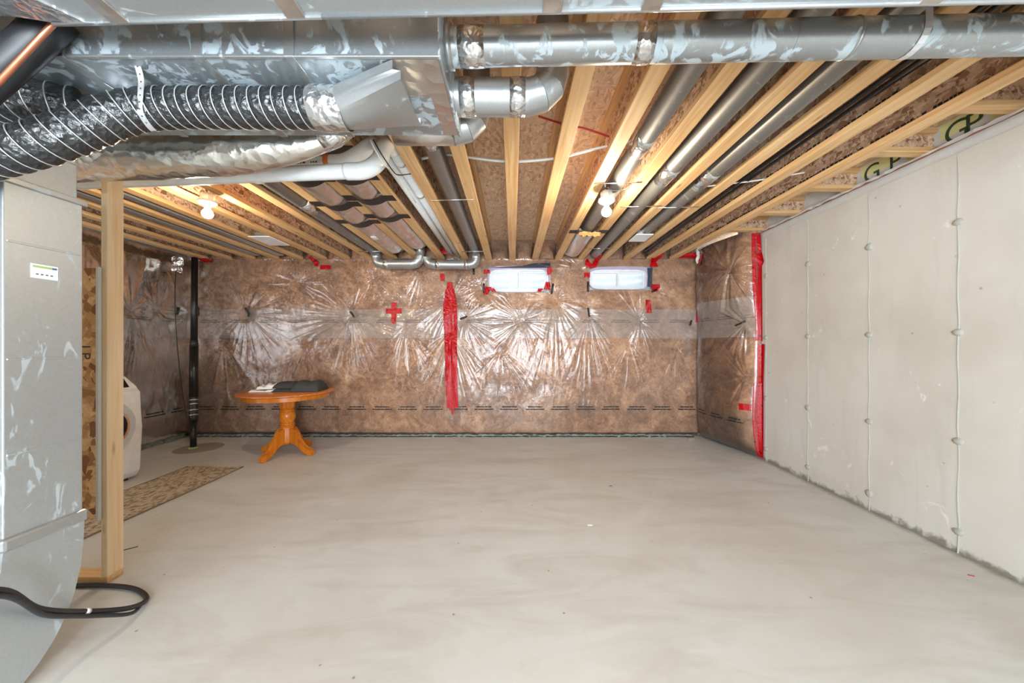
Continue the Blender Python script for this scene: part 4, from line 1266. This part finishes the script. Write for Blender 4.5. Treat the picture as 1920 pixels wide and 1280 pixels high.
# ================================================================== RED TAPE, BLACK TIES
def on_wall(poly_px, off, which='back'):
    return [BW(*p) for p in poly_px]
def tape_quad(label, px, mat='red_tape', name='red_tape', group=None, off=.011, cat='tape'):
    """px: list of (x_left, x_right, y) rows down the strip, laid on the film of the back wall"""
    rows = []
    for a, b_ in zip(px, px[1:]):
        n = max(1, int((b_[2] - a[2]) / 2))
        for i in range(n):
            q = i / n
            rows.append(tuple(a[j] + (b_[j] - a[j]) * q for j in range(3)))
    rows.append(px[-1])
    m_ = 8; Fs = []
    XZ = np.array([BW(xa + (xb - xa) * i / m_, y) for (xa, xb, y) in rows for i in range(m_ + 1)])
    d = film_b(XZ[:, 0], XZ[:, 1], True)
    lift = .125 * np.clip((XZ[:, 1] - 2.68) / .05, 0, 1)      # over the bulging pockets at the rim
    V = [(XZ[i, 0], YB - d[i] - off - lift[i], XZ[i, 1]) for i in range(len(XZ))]
    nr = len(rows); N = len(V)
    V += [(x, y + .002, z) for x, y, z in V]
    for i in range(nr - 1):
        for k in range(m_):
            a = i * (m_ + 1) + k
            Fs.append([a, a + m_ + 1, a + m_ + 2, a + 1]); Fs.append([N + a, N + a + 1, N + a + m_ + 2, N + a + m_ + 1])
    edge = [k for k in range(m_ + 1)] + [i * (m_ + 1) + m_ for i in range(1, nr)] + [(nr - 1) * (m_ + 1) + k for k in range(m_ - 1, -1, -1)] + [i * (m_ + 1) for i in range(nr - 2, 0, -1)]
    for a, b_ in zip(edge, edge[1:] + edge[:1]): Fs.append([a, b_, b_ + N, a + N])
    return tag(mk(name, V, Fs, mat, None, False), label, cat, group)
tape_quad('long ragged strip of red tape running down the wall right of the table', [(839, 849, 529), (838, 850, 541), (836, 852, 543), (833, 855, 560), (831, 857, 575), (832, 858, 612), (834, 857, 640), (835, 858, 700), (838, 860, 762), (838, 859, 764), (845, 851, 765), (847, 850, 776)])
tape_quad('upright strip of the red tape cross on the insulated wall', [(734, 744, 567), (735, 745, 585), (735, 743, 604), (738, 742, 607)])
tape_quad('crossbar strip of the red tape cross on the insulated wall', [(724, 754, 578), (725, 754, 588)], off=.0145)
tape_quad('small red tape square just under the joists above the table', [(601, 621, 497), (601, 620, 505)])
tape_quad('crumpled red tape scrap at a joist end above the table', [(585, 592, 483), (586, 598, 491), (592, 596, 499)])
tape_quad('red tape scrap at the joist ends near the black stack pipe', [(383, 392, 485), (380, 402, 489), (384, 398, 492)])
tape_quad('short upright red tape piece above the long red strip', [(825, 834, 513), (826, 834, 527)])
tape_quad('red tape stuck behind the end of the white drain pipes', [(829, 858, 471), (831, 862, 482)], off=.05)
tape_quad('red tape bit at the upper corner of the dark-taped window, strip side', [(908, 918, 506), (907, 920, 513)])
tape_quad('red tape bit at the lower corner of the dark-taped window, strip side', [(909, 922, 538), (906, 918, 546), (907, 914, 552)])
tape_quad('second red tape bit under the dark-taped window, strip side', [(918, 926, 540), (922, 931, 547)])
tape_quad('red tape bit at the upper corner of the dark-taped window, far side', [(1026, 1031, 500), (1025, 1037, 508), (1026, 1030, 516)])
tape_quad('red tape bit at the lower corner of the dark-taped window, far side', [(1023, 1030, 529), (1021, 1032, 537), (1019, 1031, 543)])
tape_quad('small red tape tab under the dark-taped window', [(1009, 1019, 541), (1007, 1014, 547)])
tape_quad('navy tape band along the top of one basement window', [(1000, 1031, 494), (980, 1031, 499), (916, 1030, 503)], 'navy_tape', 'dark_tape', None, .03)
tape_quad('navy tape patch down the side of the window near the concrete wall', [(1212, 1222, 503), (1213, 1221, 520), (1212, 1221, 538)], 'navy_tape', 'dark_tape', None, .03)
tape_quad('red tape square beside the window near the concrete wall', [(1095, 1106, 511), (1095, 1106, 520)])
tape_quad('red tape strip rising from the window corner to the steel pipe', [(1119, 1127, 461), (1116, 1124, 478), (1110, 1120, 496), (1104, 1116, 503)], off=.05)
tape_quad('red tape flag left hanging beside the strip at the window corner', [(1097, 1101, 488), (1097, 1110, 496), (1101, 1109, 503)], off=.03)
tape_quad('narrow upright red tape at a joist end over the window', [(1175, 1181, 455), (1176, 1181, 487)], off=.05)
tape_quad('wide red tape patch at the upper corner of the window near the concrete wall', [(1214, 1222, 470), (1214, 1237, 478), (1216, 1233, 487), (1219, 1228, 492), (1216, 1232, 501)], off=.04)
tape_quad('red tape patch at the lower corner of the window near the concrete wall', [(1219, 1236, 533), (1221, 1238, 539), (1223, 1233, 546)], off=.014)
tape_quad('horizontal red tape at the end of the last joists', [(1257, 1263, 477), (1258, 1304, 480), (1262, 1305, 487)], off=.03)
tape_quad('slanted red tape tab below the window near the concrete wall', [(1210, 1219, 562), (1212, 1222, 587)])
tape_quad('upright red tape at the inner corner of the wall', [(1306, 1314, 556), (1304, 1314, 580), (1304, 1311, 605)], off=.02)
def tape_right(label, rows, off=.012, **kw):
    """strip on the return: rows of (u0, u1, z)"""
    V, Fs = [], []
    out = []
    for a, b_ in zip(rows, rows[1:]):
        n = max(1, int(abs(b_[2] - a[2]) / .04))
        for i in range(n): out.append(tuple(a[j] + (b_[j] - a[j]) * i / n for j in range(3)))
    out.append(rows[-1])
    m_ = 3
    for lay in (0, .002):
        for (a, b_, z) in out:
            for i in range(m_ + 1):
                u = a + (b_ - a) * i / m_
                uc = min(u, RL)
                d = float(film_r(np.array([uc]), np.array([z]), True)[0])
                p = mp_right(np.array([uc]), np.array([z]), np.array([d + off - lay]))[0]
                if u > RL:
                    y = RB[1] - (u - RL); p = np.array([XR(y) - .012 + lay, y, z])
                V.append(tuple(p))
    nr = len(out); N = nr * (m_ + 1)
    for i in range(nr - 1):
        for k in range(m_):
            a = i * (m_ + 1) + k
            Fs.append([a, a + 1, a + m_ + 2, a + m_ + 1]); Fs.append([N + a, N + a + m_ + 1, N + a + m_ + 2, N + a + 1])
    edge = [k for k in range(m_ + 1)] + [i * (m_ + 1) + m_ for i in range(1, nr)] + [(nr - 1) * (m_ + 1) + k for k in range(m_ - 1, -1, -1)] + [i * (m_ + 1) for i in range(nr - 2, 0, -1)]
    for a, b_ in zip(edge, edge[1:] + edge[:1]): Fs.append([b_, a, a + N, b_ + N])
    return tag(mk('red_tape', V, Fs, 'red_tape'), label, 'tape')
tape_right('upper long strip of red tape sealing the insulation return to the concrete', [(RL - .045, RL + .0, 2.80), (RL - .04, RL + .02, 2.55), (RL - .035, RL + .06, 2.43), (RL - .035, RL + .02, 2.38), (RL - .03, RL + .025, 2.0), (RL - .025, RL + .03, 1.46)])
tape_right('lower long strip of red tape sealing the insulation return to the concrete', [(RL - .01, RL + .07, 1.42), (RL - .01, RL + .05, .95), (RL - .035, RL + .05, .94), (RL - .035, RL + .05, .4), (RL - .03, RL + .05, .02)])
tape_right('short red tape crossbar on the lower sealing strip', [(RL - .16, RL - .005, .67), (RL - .155, RL - .005, .59)], off=.016)
tape_right('small red tape tab on top of the insulation return under the last joist', [(.20, .26, 2.74), (.15, .24, 2.58)], off=.015)
def tie(label, a, b_, r=.016):
    pts = []
    for i in range(5):
        q = i / 4
        x, y = a[0] + (b_[0] - a[0]) * q, a[1] + (b_[1] - a[1]) * q
        X, Z = BW(x, y)
        d = float(film_b(np.array([X]), np.array([Z]), True)[0])
        pts.append((X, YB - d - r * .6, Z))
    tag(tube('black_tie', pts, [r * .7, r, r, r, r * .7], 'black_plastic', None, 8), label, 'tie')
for lb, a, b_ in (('black tie pinched in the plastic left of the black stack pipe', (349, 577), (350, 594)), ('black tie pinched in the plastic right of the black stack pipe', (373, 575), (374, 592)),
                  ('black tie in a pinch of plastic above the table edge by the stack pipe', (461, 577), (465, 593)), ('black tie at the centre of the large star of creases', (656, 584), (663, 594)),
                  ('black tie lying flat beside the long red strip', (862, 598), (876, 593)), ('black tie below the bend of the steel pipe', (888, 500), (889, 515)),
                  ('black tie beside the dark-taped window, strip side', (907, 531), (907, 549)), ('black tie beside the dark-taped window, far side', (1037, 532), (1034, 551)),
                  ('black tie beside the window near the concrete wall', (1102, 528), (1102, 547)), ('black tie in the milky band between the windows', (1102, 577), (1105, 594)),
                  ('black tie near the inner corner of the wall', (1297, 600), (1294, 610)), ('black tie at the lower corner of the window near the concrete wall', (1222, 547), (1232, 542))):
    tie(lb, a, b_)
u = np.array([RL - .24, RL - .12]); z_ = np.array([1.66, 1.71])
pp = mp_right(u, z_, film_r(u, z_) + .012)
tag(tube('black_tie', [tuple(pp[0]), tuple(pp[1])], .011, 'black_plastic', None, 8), 'black tie on the insulation return next to the red sealing tape', 'tie')
for lb, yy in (('black tie on the side wall plastic in the corner by the stack pipe', 5.25),):
    d = float(film_l(np.array([yy]), np.array([1.9]))[0])
    tag(tube('black_tie', [(XL + d + .008, yy, 1.97), (XL + d + .01, yy - .03, 1.86)], .01, 'black_plastic', None, 8), lb, 'tie')

# ================================================================== STACK PIPE AND CABLES IN THE CORNER
b0, b1 = Vector((-4.37, 4.81, 0)), Vector((-4.74, 5.24, 2.70))
sk = thing('stack_pipe', 'leaning black plastic drain stack with ribbed coupling standing on the floor', 'pipe', tuple(b0))
V, Fs = tube_vf([b0.lerp(b1, .0), b0.lerp(b1, .14)], .036, 20); mk('lower_pipe', V, Fs, 'black_plastic', sk, True)
V, Fs = tube_vf([b0.lerp(b1, .13), b0.lerp(b1, .15), b0.lerp(b1, .245), b0.lerp(b1, .26)], [.046, .05, .05, .046], 20); mk('coupling', V, Fs, 'black_rubber', sk, True)
for q in (.16, .185, .215, .235):
    V, Fs = tube_vf([b0.lerp(b1, q), b0.lerp(b1, q + .006)], .0525, 20); mk('clamp_band', V, Fs, 'chrome', sk, True)
V, Fs = tube_vf([b0.lerp(b1, .25), b0.lerp(b1, .52)], .050, 20); mk('wide_pipe', V, Fs, 'black_plastic', sk, True)
V, Fs = tube_vf([b0.lerp(b1, .51), b0.lerp(b1, .55)], [.052, .042], 20); mk('reducer', V, Fs, 'black_rubber', sk, True)
V, Fs = tube_vf([b0.lerp(b1, .54), b0.lerp(b1, 1.0)], .040, 20); mk('upper_pipe', V, Fs, 'black_plastic', sk, True)
lathe('foot_ring', (b0.x, b0.y, .001), [(.055, 0), (.055, .012), (.038, .018)], 'sticker_green', sk, 20)
tag(lathe('floor_patch', (-4.29, 4.81, -.004), [(.27, 0), (.268, .0065), (.25, .008)], 'patch_concrete', None, 40), 'round darker concrete patch around the foot of the black stack', 'floor patch')
tag(tube('cable', spline([(-4.93, 5.15, 2.6), (-4.90, 5.1, 2.0), (-4.80, 5.05, 1.2), (-4.66, 5.0, .5), (-4.52, 4.93, .12), (-4.46, 4.88, .03)], 6), .006, 'black_plastic', None, 8), 'thin dark cable hanging beside the black stack', 'cable')
V, Fs = [], []
rg = random.Random(9)
for i in range(7):
    for j in range(5):
        V.append((-4.92 + .03 * rg.random() + .035 * j, 5.05 + .04 * rg.random(), 2.47 + .036 * i - .01 * j + .02 * rg.random()))
for i in range(6):
    for j in range(4): Fs.append([i * 5 + j, i * 5 + j + 1, i * 5 + j + 6, i * 5 + j + 5])
tag(mk('plastic_tuft', V, Fs, 'poly_silver'), 'crumpled tuft of clear plastic above the thin dark cable', 'plastic')

# ================================================================== POST, PLATE AND WALL PANEL
pst = thing('stud_post', 'bare wooden stud standing at the end of a floor plate by the metal duct', 'post', (-2.43, 2.135, .038))
v, f = bevel_vf(*box_vf((-2.448, 2.09, .038), (-2.41, 2.18, JB - .002)), .003, 1)
mk('stud', v, f, 'pine_z', pst)
v, f = bevel_vf(*box_vf((-3.6, 2.09, 0), (-2.41, 2.18, .038)), .003, 1)
tag(mk('floor_plate', v, f, 'pine_x'), 'wooden plate on the floor at the foot of the bare stud', 'wood plate')
op = thing('backing_panel', 'strand board panel with stamped letters fixed to the stud behind the metal duct', 'wood panel', (-2.9, 2.08, .39))
box('board', (-3.5, 2.072, .39), (-2.452, 2.088, 1.868), 'osb_panel', op)
box('edge_wrap', (-2.456, 2.069, .38), (-2.438, 2.0895, 1.875), 'frosted_wrap', op, r=.004)
tv, tf = text_vf('LP', .085)
mk('printed_letters', [(-2.545 + p.y, 2.0712 - p.z, 1.415 - p.x) for p in tv], tf, 'ink', op)
V, Fs = [], []
rg = random.Random(12)
for r_ in range(2):
    for i in range(9):
        if rg.random() < .15: continue
        n0 = len(V); x = -2.60 - r_ * .022; z = 1.43 - i * .014
        V += [(x, 2.0713, z), (x + .010, 2.0713, z), (x + .010, 2.0713, z + .009), (x, 2.0713, z + .009)]; Fs.append([n0, n0 + 1, n0 + 2, n0 + 3])
mk('small_print', V, Fs, 'ink_faint', op)

# ================================================================== HOSE
hp = [(-1.80, 1.05, .66), (-1.89, 1.30, .51), (-1.935, 1.44, .335), (-1.985, 1.66, .16), (-1.97, 1.82, .06), (-2.03, 1.95, .014), (-2.2, 2.03, .014), (-2.45, 2.055, .014), (-2.7, 2.03, .014), (-3.1, 1.95, .014)]
hs = thing('rubber_hose', 'black rubber hose looping across the floor around the foot of the metal duct', 'hose', (-2.2, 2.0, 0))
V, Fs = tube_vf(resample(spline(hp, 12), .02), .012, 12); mk('hose_run', V, Fs, 'black_rubber', hs, True)
a = spline(hp, 12)[34]; b_ = spline(hp, 12)[35]
V, Fs = tube_vf([a, b_], .014, 12); mk('band', V, Fs, 'paper', hs, True)
hp2 = [(x + .012, y, max(z - .02, .013)) for x, y, z in hp[:3]] + [(-1.962, 1.58, .20), (-1.967, 1.68, .125), (-1.95, 1.80, .045), (-2.02, 1.92, .012)]
V, Fs = tube_vf(resample(spline(hp2, 12), .02), .009, 10)
mk('thin_tube', V, Fs, 'black_rubber', hs, True)

# ================================================================== RUG
V, Fs = [], []
nx, ny = 16, 54
for j in range(ny + 1):
    for i in range(nx + 1):
        x = -3.76 + .64 * i / nx; y = 2.0 + 2.07 * j / ny
        if j == ny: y += .02 * math.sin(i * .4) - .01
        V.append((x + .012 * math.sin(y * 2.2), y, .009 + .0015 * math.sin(x * 30) * math.sin(y * 17)))
N = len(V); V += [(x, y, .001) for x, y, z in V]
for j in range(ny):
    for i in range(nx):
        a = j * (nx + 1) + i
        Fs.append([a, a + 1, a + nx + 2, a + nx + 1])
        Fs.append([N + a, N + a + nx + 1, N + a + nx + 2, N + a + 1])
edge = [i for i in range(nx + 1)] + [j * (nx + 1) + nx for j in range(1, ny + 1)] + [ny * (nx + 1) + i for i in range(nx - 1, -1, -1)] + [j * (nx + 1) for j in range(ny - 1, 0, -1)]
for a, b_ in zip(edge, edge[1:] + edge[:1]): Fs.append([b_, a, a + N, b_ + N])
rug = thing('runner_rug', 'long beige runner rug with leafy pattern lying in front of the washing machine', 'rug', (-3.44, 3.0, 0))
mk('pile', V, Fs, 'rug_leaf', rug)
for x in (-3.76, -3.12):
    tube('bound_edge', [(x + .012 * math.sin(y * 2.2), y, .008) for y in [2.0 + 2.06 * j / 40 for j in range(41)]], .006, 'rug_edge', rug, 6)

# ================================================================== WASHING MACHINE
wm = thing('washing_machine', 'white front-loading washing machine with a dark round door behind the stud', 'washing machine', (-4.3, 3.4, 0))
FX, WY0, WY1, WH = -3.95, 3.06, 3.74, 1.10
prof = [(-4.66, .03), (-3.99, .03), (FX, .10), (FX + .012, .55), (FX, .93), (-4.02, .96), (-4.10, 1.075), (-4.16, WH), (-4.66, WH)]
poly = [Vector((x, WY0, z)) for x, z in prof]
v, f = prism_vf(poly, (0, 0, 0), (0, WY1 - WY0, 0))
v, f = bevel_vf(v, f, .02, 3)
mk('cabinet', v, f, 'white_gloss', wm, True); sharp(bpy.data.objects[wm.children[-1].name], 50)
def disc_x(name, x0, x1, r0, r1, mat, parent, cy=3.40, cz=.60, hole=None):
    n = 40
    rings = [[Vector((x, cy + r * math.cos(2 * PI * i / n), cz + r * math.sin(2 * PI * i / n))) for i in range(n)] for x, r in ((x0, r0), (x1, r1))]
    v, f = loft_vf(rings); return mk(name, v, f, mat, parent, True)
dr = disc_x('door', FX + .0, FX + .035, .275, .255, 'washer_grey', wm); sharp(dr)
sharp(disc_x('door_ring', FX + .034, FX + .05, .20, .185, 'chrome', dr)); sharp(disc_x('door_glass', FX + .049, FX + .075, .165, .12, 'dark_glass', dr))
box('handle', (FX + .035, 3.15, .56), (FX + .06, 3.18, .66), 'chrome', dr, r=.004)
v, f = prism_vf([Vector((-4.028, WY0 + .03, .968)), Vector((-4.028, WY1 - .05, .968)), Vector((-4.09, WY1 - .05, 1.058)), Vector((-4.09, WY0 + .03, 1.058))], (0, 0, 0), (.006, 0, .004))
mk('control_panel', v, f, 'dark_glass', wm)
for x in (-4.6, -4.05):
    for y in (WY0 + .07, WY1 - .07): lathe('foot', (x, y, 0), [(.025, 0), (.025, .03), (.018, .035)], 'black_rubber', wm, 12)

# ================================================================== TABLE
TC = Vector((-2.93, 4.57, 0)); TT = .815
tb = thing('pedestal_table', 'round honey-oak pedestal table with four curved feet', 'table', tuple(TC))
lathe('table_top', (TC.x, TC.y, TT - .03), [(.50, 0), (.53, .004), (.545, .014), (.543, .024), (.53, .03)], 'oak_top', tb, 64)
lathe('apron', (TC.x, TC.y, TT - .085), [(.475, 0), (.485, .004), (.485, .056)], 'oak_honey', tb, 64)
z0 = .10
lathe('pedestal', (TC.x, TC.y, 0), [(.055, .13), (.07, .135), (.078, .15), (.07, .165)], 'oak_honey', tb, 8, False)
lathe('column_base', (TC.x, TC.y, 0), [(.085, .16), (.085, .345), (.075, .36)], 'oak_honey', tb, 8, False)
lathe('turned_column', (TC.x, TC.y, 0), [(.072, .355), (.086, .362), (.088, .372), (.078, .380), (.088, .388), (.088, .398), (.072, .406), (.082, .43), (.094, .47), (.094, .51), (.080, .548), (.074, .556), (.086, .563), (.086, .573), (.076, .580), (.086, .588), (.08, .598)], 'oak_honey', tb, 32)
lathe('column_head', (TC.x, TC.y, 0), [(.08, .595), (.09, .61), (.09, TT - .085)], 'oak_honey', tb, 8, False)
fa = math.atan2(4.24 - TC.y, -3.0 - TC.x)
for k in range(4):
    a = fa + k * PI / 2
    d_ = Vector((math.cos(a), math.sin(a), 0)); s_ = Vector((-d_.y, d_.x, 0)) * .032
    top = [(.06, .335), (.10, .335), (.13, .315), (.16, .27), (.20, .19), (.25, .12), (.31, .085), (.36, .075), (.385, .055)]
    bot = [(.385, .015), (.375, 0), (.34, 0), (.31, .02), (.26, .045), (.20, .085), (.15, .14), (.10, .15), (.06, .15)]
    poly = [TC + d_ * r + Vector((0, 0, z)) for r, z in top + bot]
    v, f = prism_vf(poly, -s_, s_)
    v, f = bevel_vf(v, f, .006, 2)
    mk('foot', v, f, 'oak_honey', tb)
# things on the table: folded dark bag and a heap of papers
def blob_grid(name, x0, x1, y0, y1, z0, hf, mat, nx=40, ny=24):
    V, Fs = [], []
    for j in range(ny + 1):
        for i in range(nx + 1):
            u, v_ = i / nx, j / ny
            V.append((x0 + (x1 - x0) * u, y0 + (y1 - y0) * v_, z0 + hf(u, v_)))
    N = len(V); V += [(x, y, z0) for x, y, z in V]
    for j in range(ny):
        for i in range(nx):
            a = j * (nx + 1) + i
            Fs.append([a, a + 1, a + nx + 2, a + nx + 1]); Fs.append([N + a, N + a + nx + 1, N + a + nx + 2, N + a + 1])
    edge = [i for i in range(nx + 1)] + [j * (nx + 1) + nx for j in range(1, ny + 1)] + [ny * (nx + 1) + i for i in range(nx - 1, -1, -1)] + [j * (nx + 1) for j in range(ny - 1, 0, -1)]
    for a, b_ in zip(edge, edge[1:] + edge[:1]): Fs.append([b_, a, a + N, b_ + N])
    return V, Fs
def rotz(V, c, a):
    ca, sa = math.cos(a), math.sin(a)
    return [(c[0] + (x - c[0]) * ca - (y - c[1]) * sa, c[1] + (x - c[0]) * sa + (y - c[1]) * ca, z) for x, y, z in V]
bag = thing('folded_bag', 'dark grey cloth bag folded over on the oak table', 'bag', (-2.79, 4.58, TT))
c0 = (-2.77, 4.6)
ease = lambda t, p=.25: max(0, min(1, min(t, 1 - t) / p)) ** .5
V, Fs = blob_grid('b', -3.07, -2.50, 4.46, 4.76, TT + .001, lambda u, v_: .04 * ease(u, .1) * ease(v_, .2) + .001, 0)
mk('lower_fold', rotz(V, c0, .12), Fs, 'dark_grey_fabric', bag, True)
V, Fs = blob_grid('b', -3.075, -2.80, 4.50, 4.78, TT + .042, lambda u, v_: .075 * (1 - abs(2 * u - 1) ** 5) ** .5 * (1 - abs(2 * v_ - 1) ** 3) ** .5 + .001, 0)
mk('left_fold', rotz(V, c0, .12), Fs, 'dark_grey_fabric', bag, True)
V, Fs = blob_grid('b', -2.83, -2.49, 4.42, 4.77, TT + .004, lambda u, v_: (.125 + .012 * math.sin(u * 9)) * (1 - abs(2 * u - 1) ** 4) ** .45 * (1 - abs(2 * v_ - 1) ** 3) ** .5 + .001, 0)
mk('right_fold', rotz(V, c0, .12), Fs, 'dark_grey_fabric', bag, True)
pn = random.Random(2)
for i, (x0, x1, y0, y1, z, h, a, lb) in enumerate(((-3.34, -3.04, 4.44, 4.62, TT + .0005, .03, .1, 'lowest crumpled pale sheet under the papers on the table'), (-3.27, -3.06, 4.46, 4.66, TT + .034, .06, .3, 'crumpled white paper heaped on the table beside the dark bag'),)):
    V, Fs = blob_grid('p', x0, x1, y0, y1, z, lambda u, v_: h * (.25 + .75 * float(vnoise(np.array([u * 5 + i]), np.array([v_ * 4]), 31)[0])) * ease(u, .06) * ease(v_, .06) + .001, 0, 22, 16)
    tag(mk('paper_sheet', rotz(V, ((x0 + x1) / 2, (y0 + y1) / 2), a), Fs, 'paper'), lb, 'paper')

# ================================================================== LITTER ON THE FLOOR
def litter(label, x, y, sx, sy, a, mat, h=.003):
    p = P(x, y, F * EYE / (y - CY))
    v, f = box_vf((p.x - sx, p.y - sy, .0), (p.x + sx, p.y + sy, h))
    tag(mk('scrap', rotz(v, (p.x, p.y), a), f, mat), label, 'scrap')
litter('small white paper scrap on the bare floor', 1106, 984, .018, .008, -.1, 'paper')
litter('small dark splinter on the bare floor', 1145, 911, .014, .004, -.2, 'ink')
litter('tiny red scrap on the floor near the concrete wall', 1821, 1079, .014, .004, -.4, 'red_plastic')
litter('dark twig-like scrap beside the wooden stud', 245, 1028, .035, .004, .7, 'dirt')
litter('pale pebble of debris at the inner corner of the wall', 1295, 824, .05, .02, .2, 'patch_concrete', .03)
# a tuft of loose white wool in the upper corner and a torn strip of kraft facing by the short foil duct
def rag(name, c, sx, sy, sz, mat, label, cat, seed):
    rg = random.Random(seed); V = []; Fs = []; n, m = 10, 7
    for i in range(n + 1):
        for j in range(m + 1):
            a, b = i / n - .5, j / m - .5
            V.append((c[0] + sx * a + sx * .10 * (rg.random() - .5), c[1] + sy * (rg.random() - .5), c[2] + sz * b + sz * .22 * (rg.random() - .5)))
    N = len(V); V += [(x, y + .006, z) for x, y, z in V]
    for i in range(n):
        for j in range(m):
            a = i * (m + 1) + j
            Fs.append([a, a + m + 1, a + m + 2, a + 1]); Fs.append([N + a, N + a + 1, N + a + m + 2, N + a + m + 1])
    edge = [j for j in range(m + 1)] + [i * (m + 1) + m for i in range(1, n + 1)] + [n * (m + 1) + j for j in range(m - 1, -1, -1)] + [i * (m + 1) for i in range(n - 1, 0, -1)]
    for a, b in zip(edge, edge[1:] + edge[:1]): Fs.append([a, b, b + N, a + N])
    tag(mk(name, V, Fs, mat, None, True), label, cat)
p = P(1316, 482, 5.22)
rag('wool_tuft', p, .15, .05, .20, 'tuft', 'tuft of loose white wool in the upper inner corner of the wall', 'insulation', 3)
rag('kraft_strip', Vector((.86, 3.96, 2.66)), .24, .09, .05, 'kraft', 'torn strip of tan kraft paper by the short shiny foil duct', 'paper', 4)
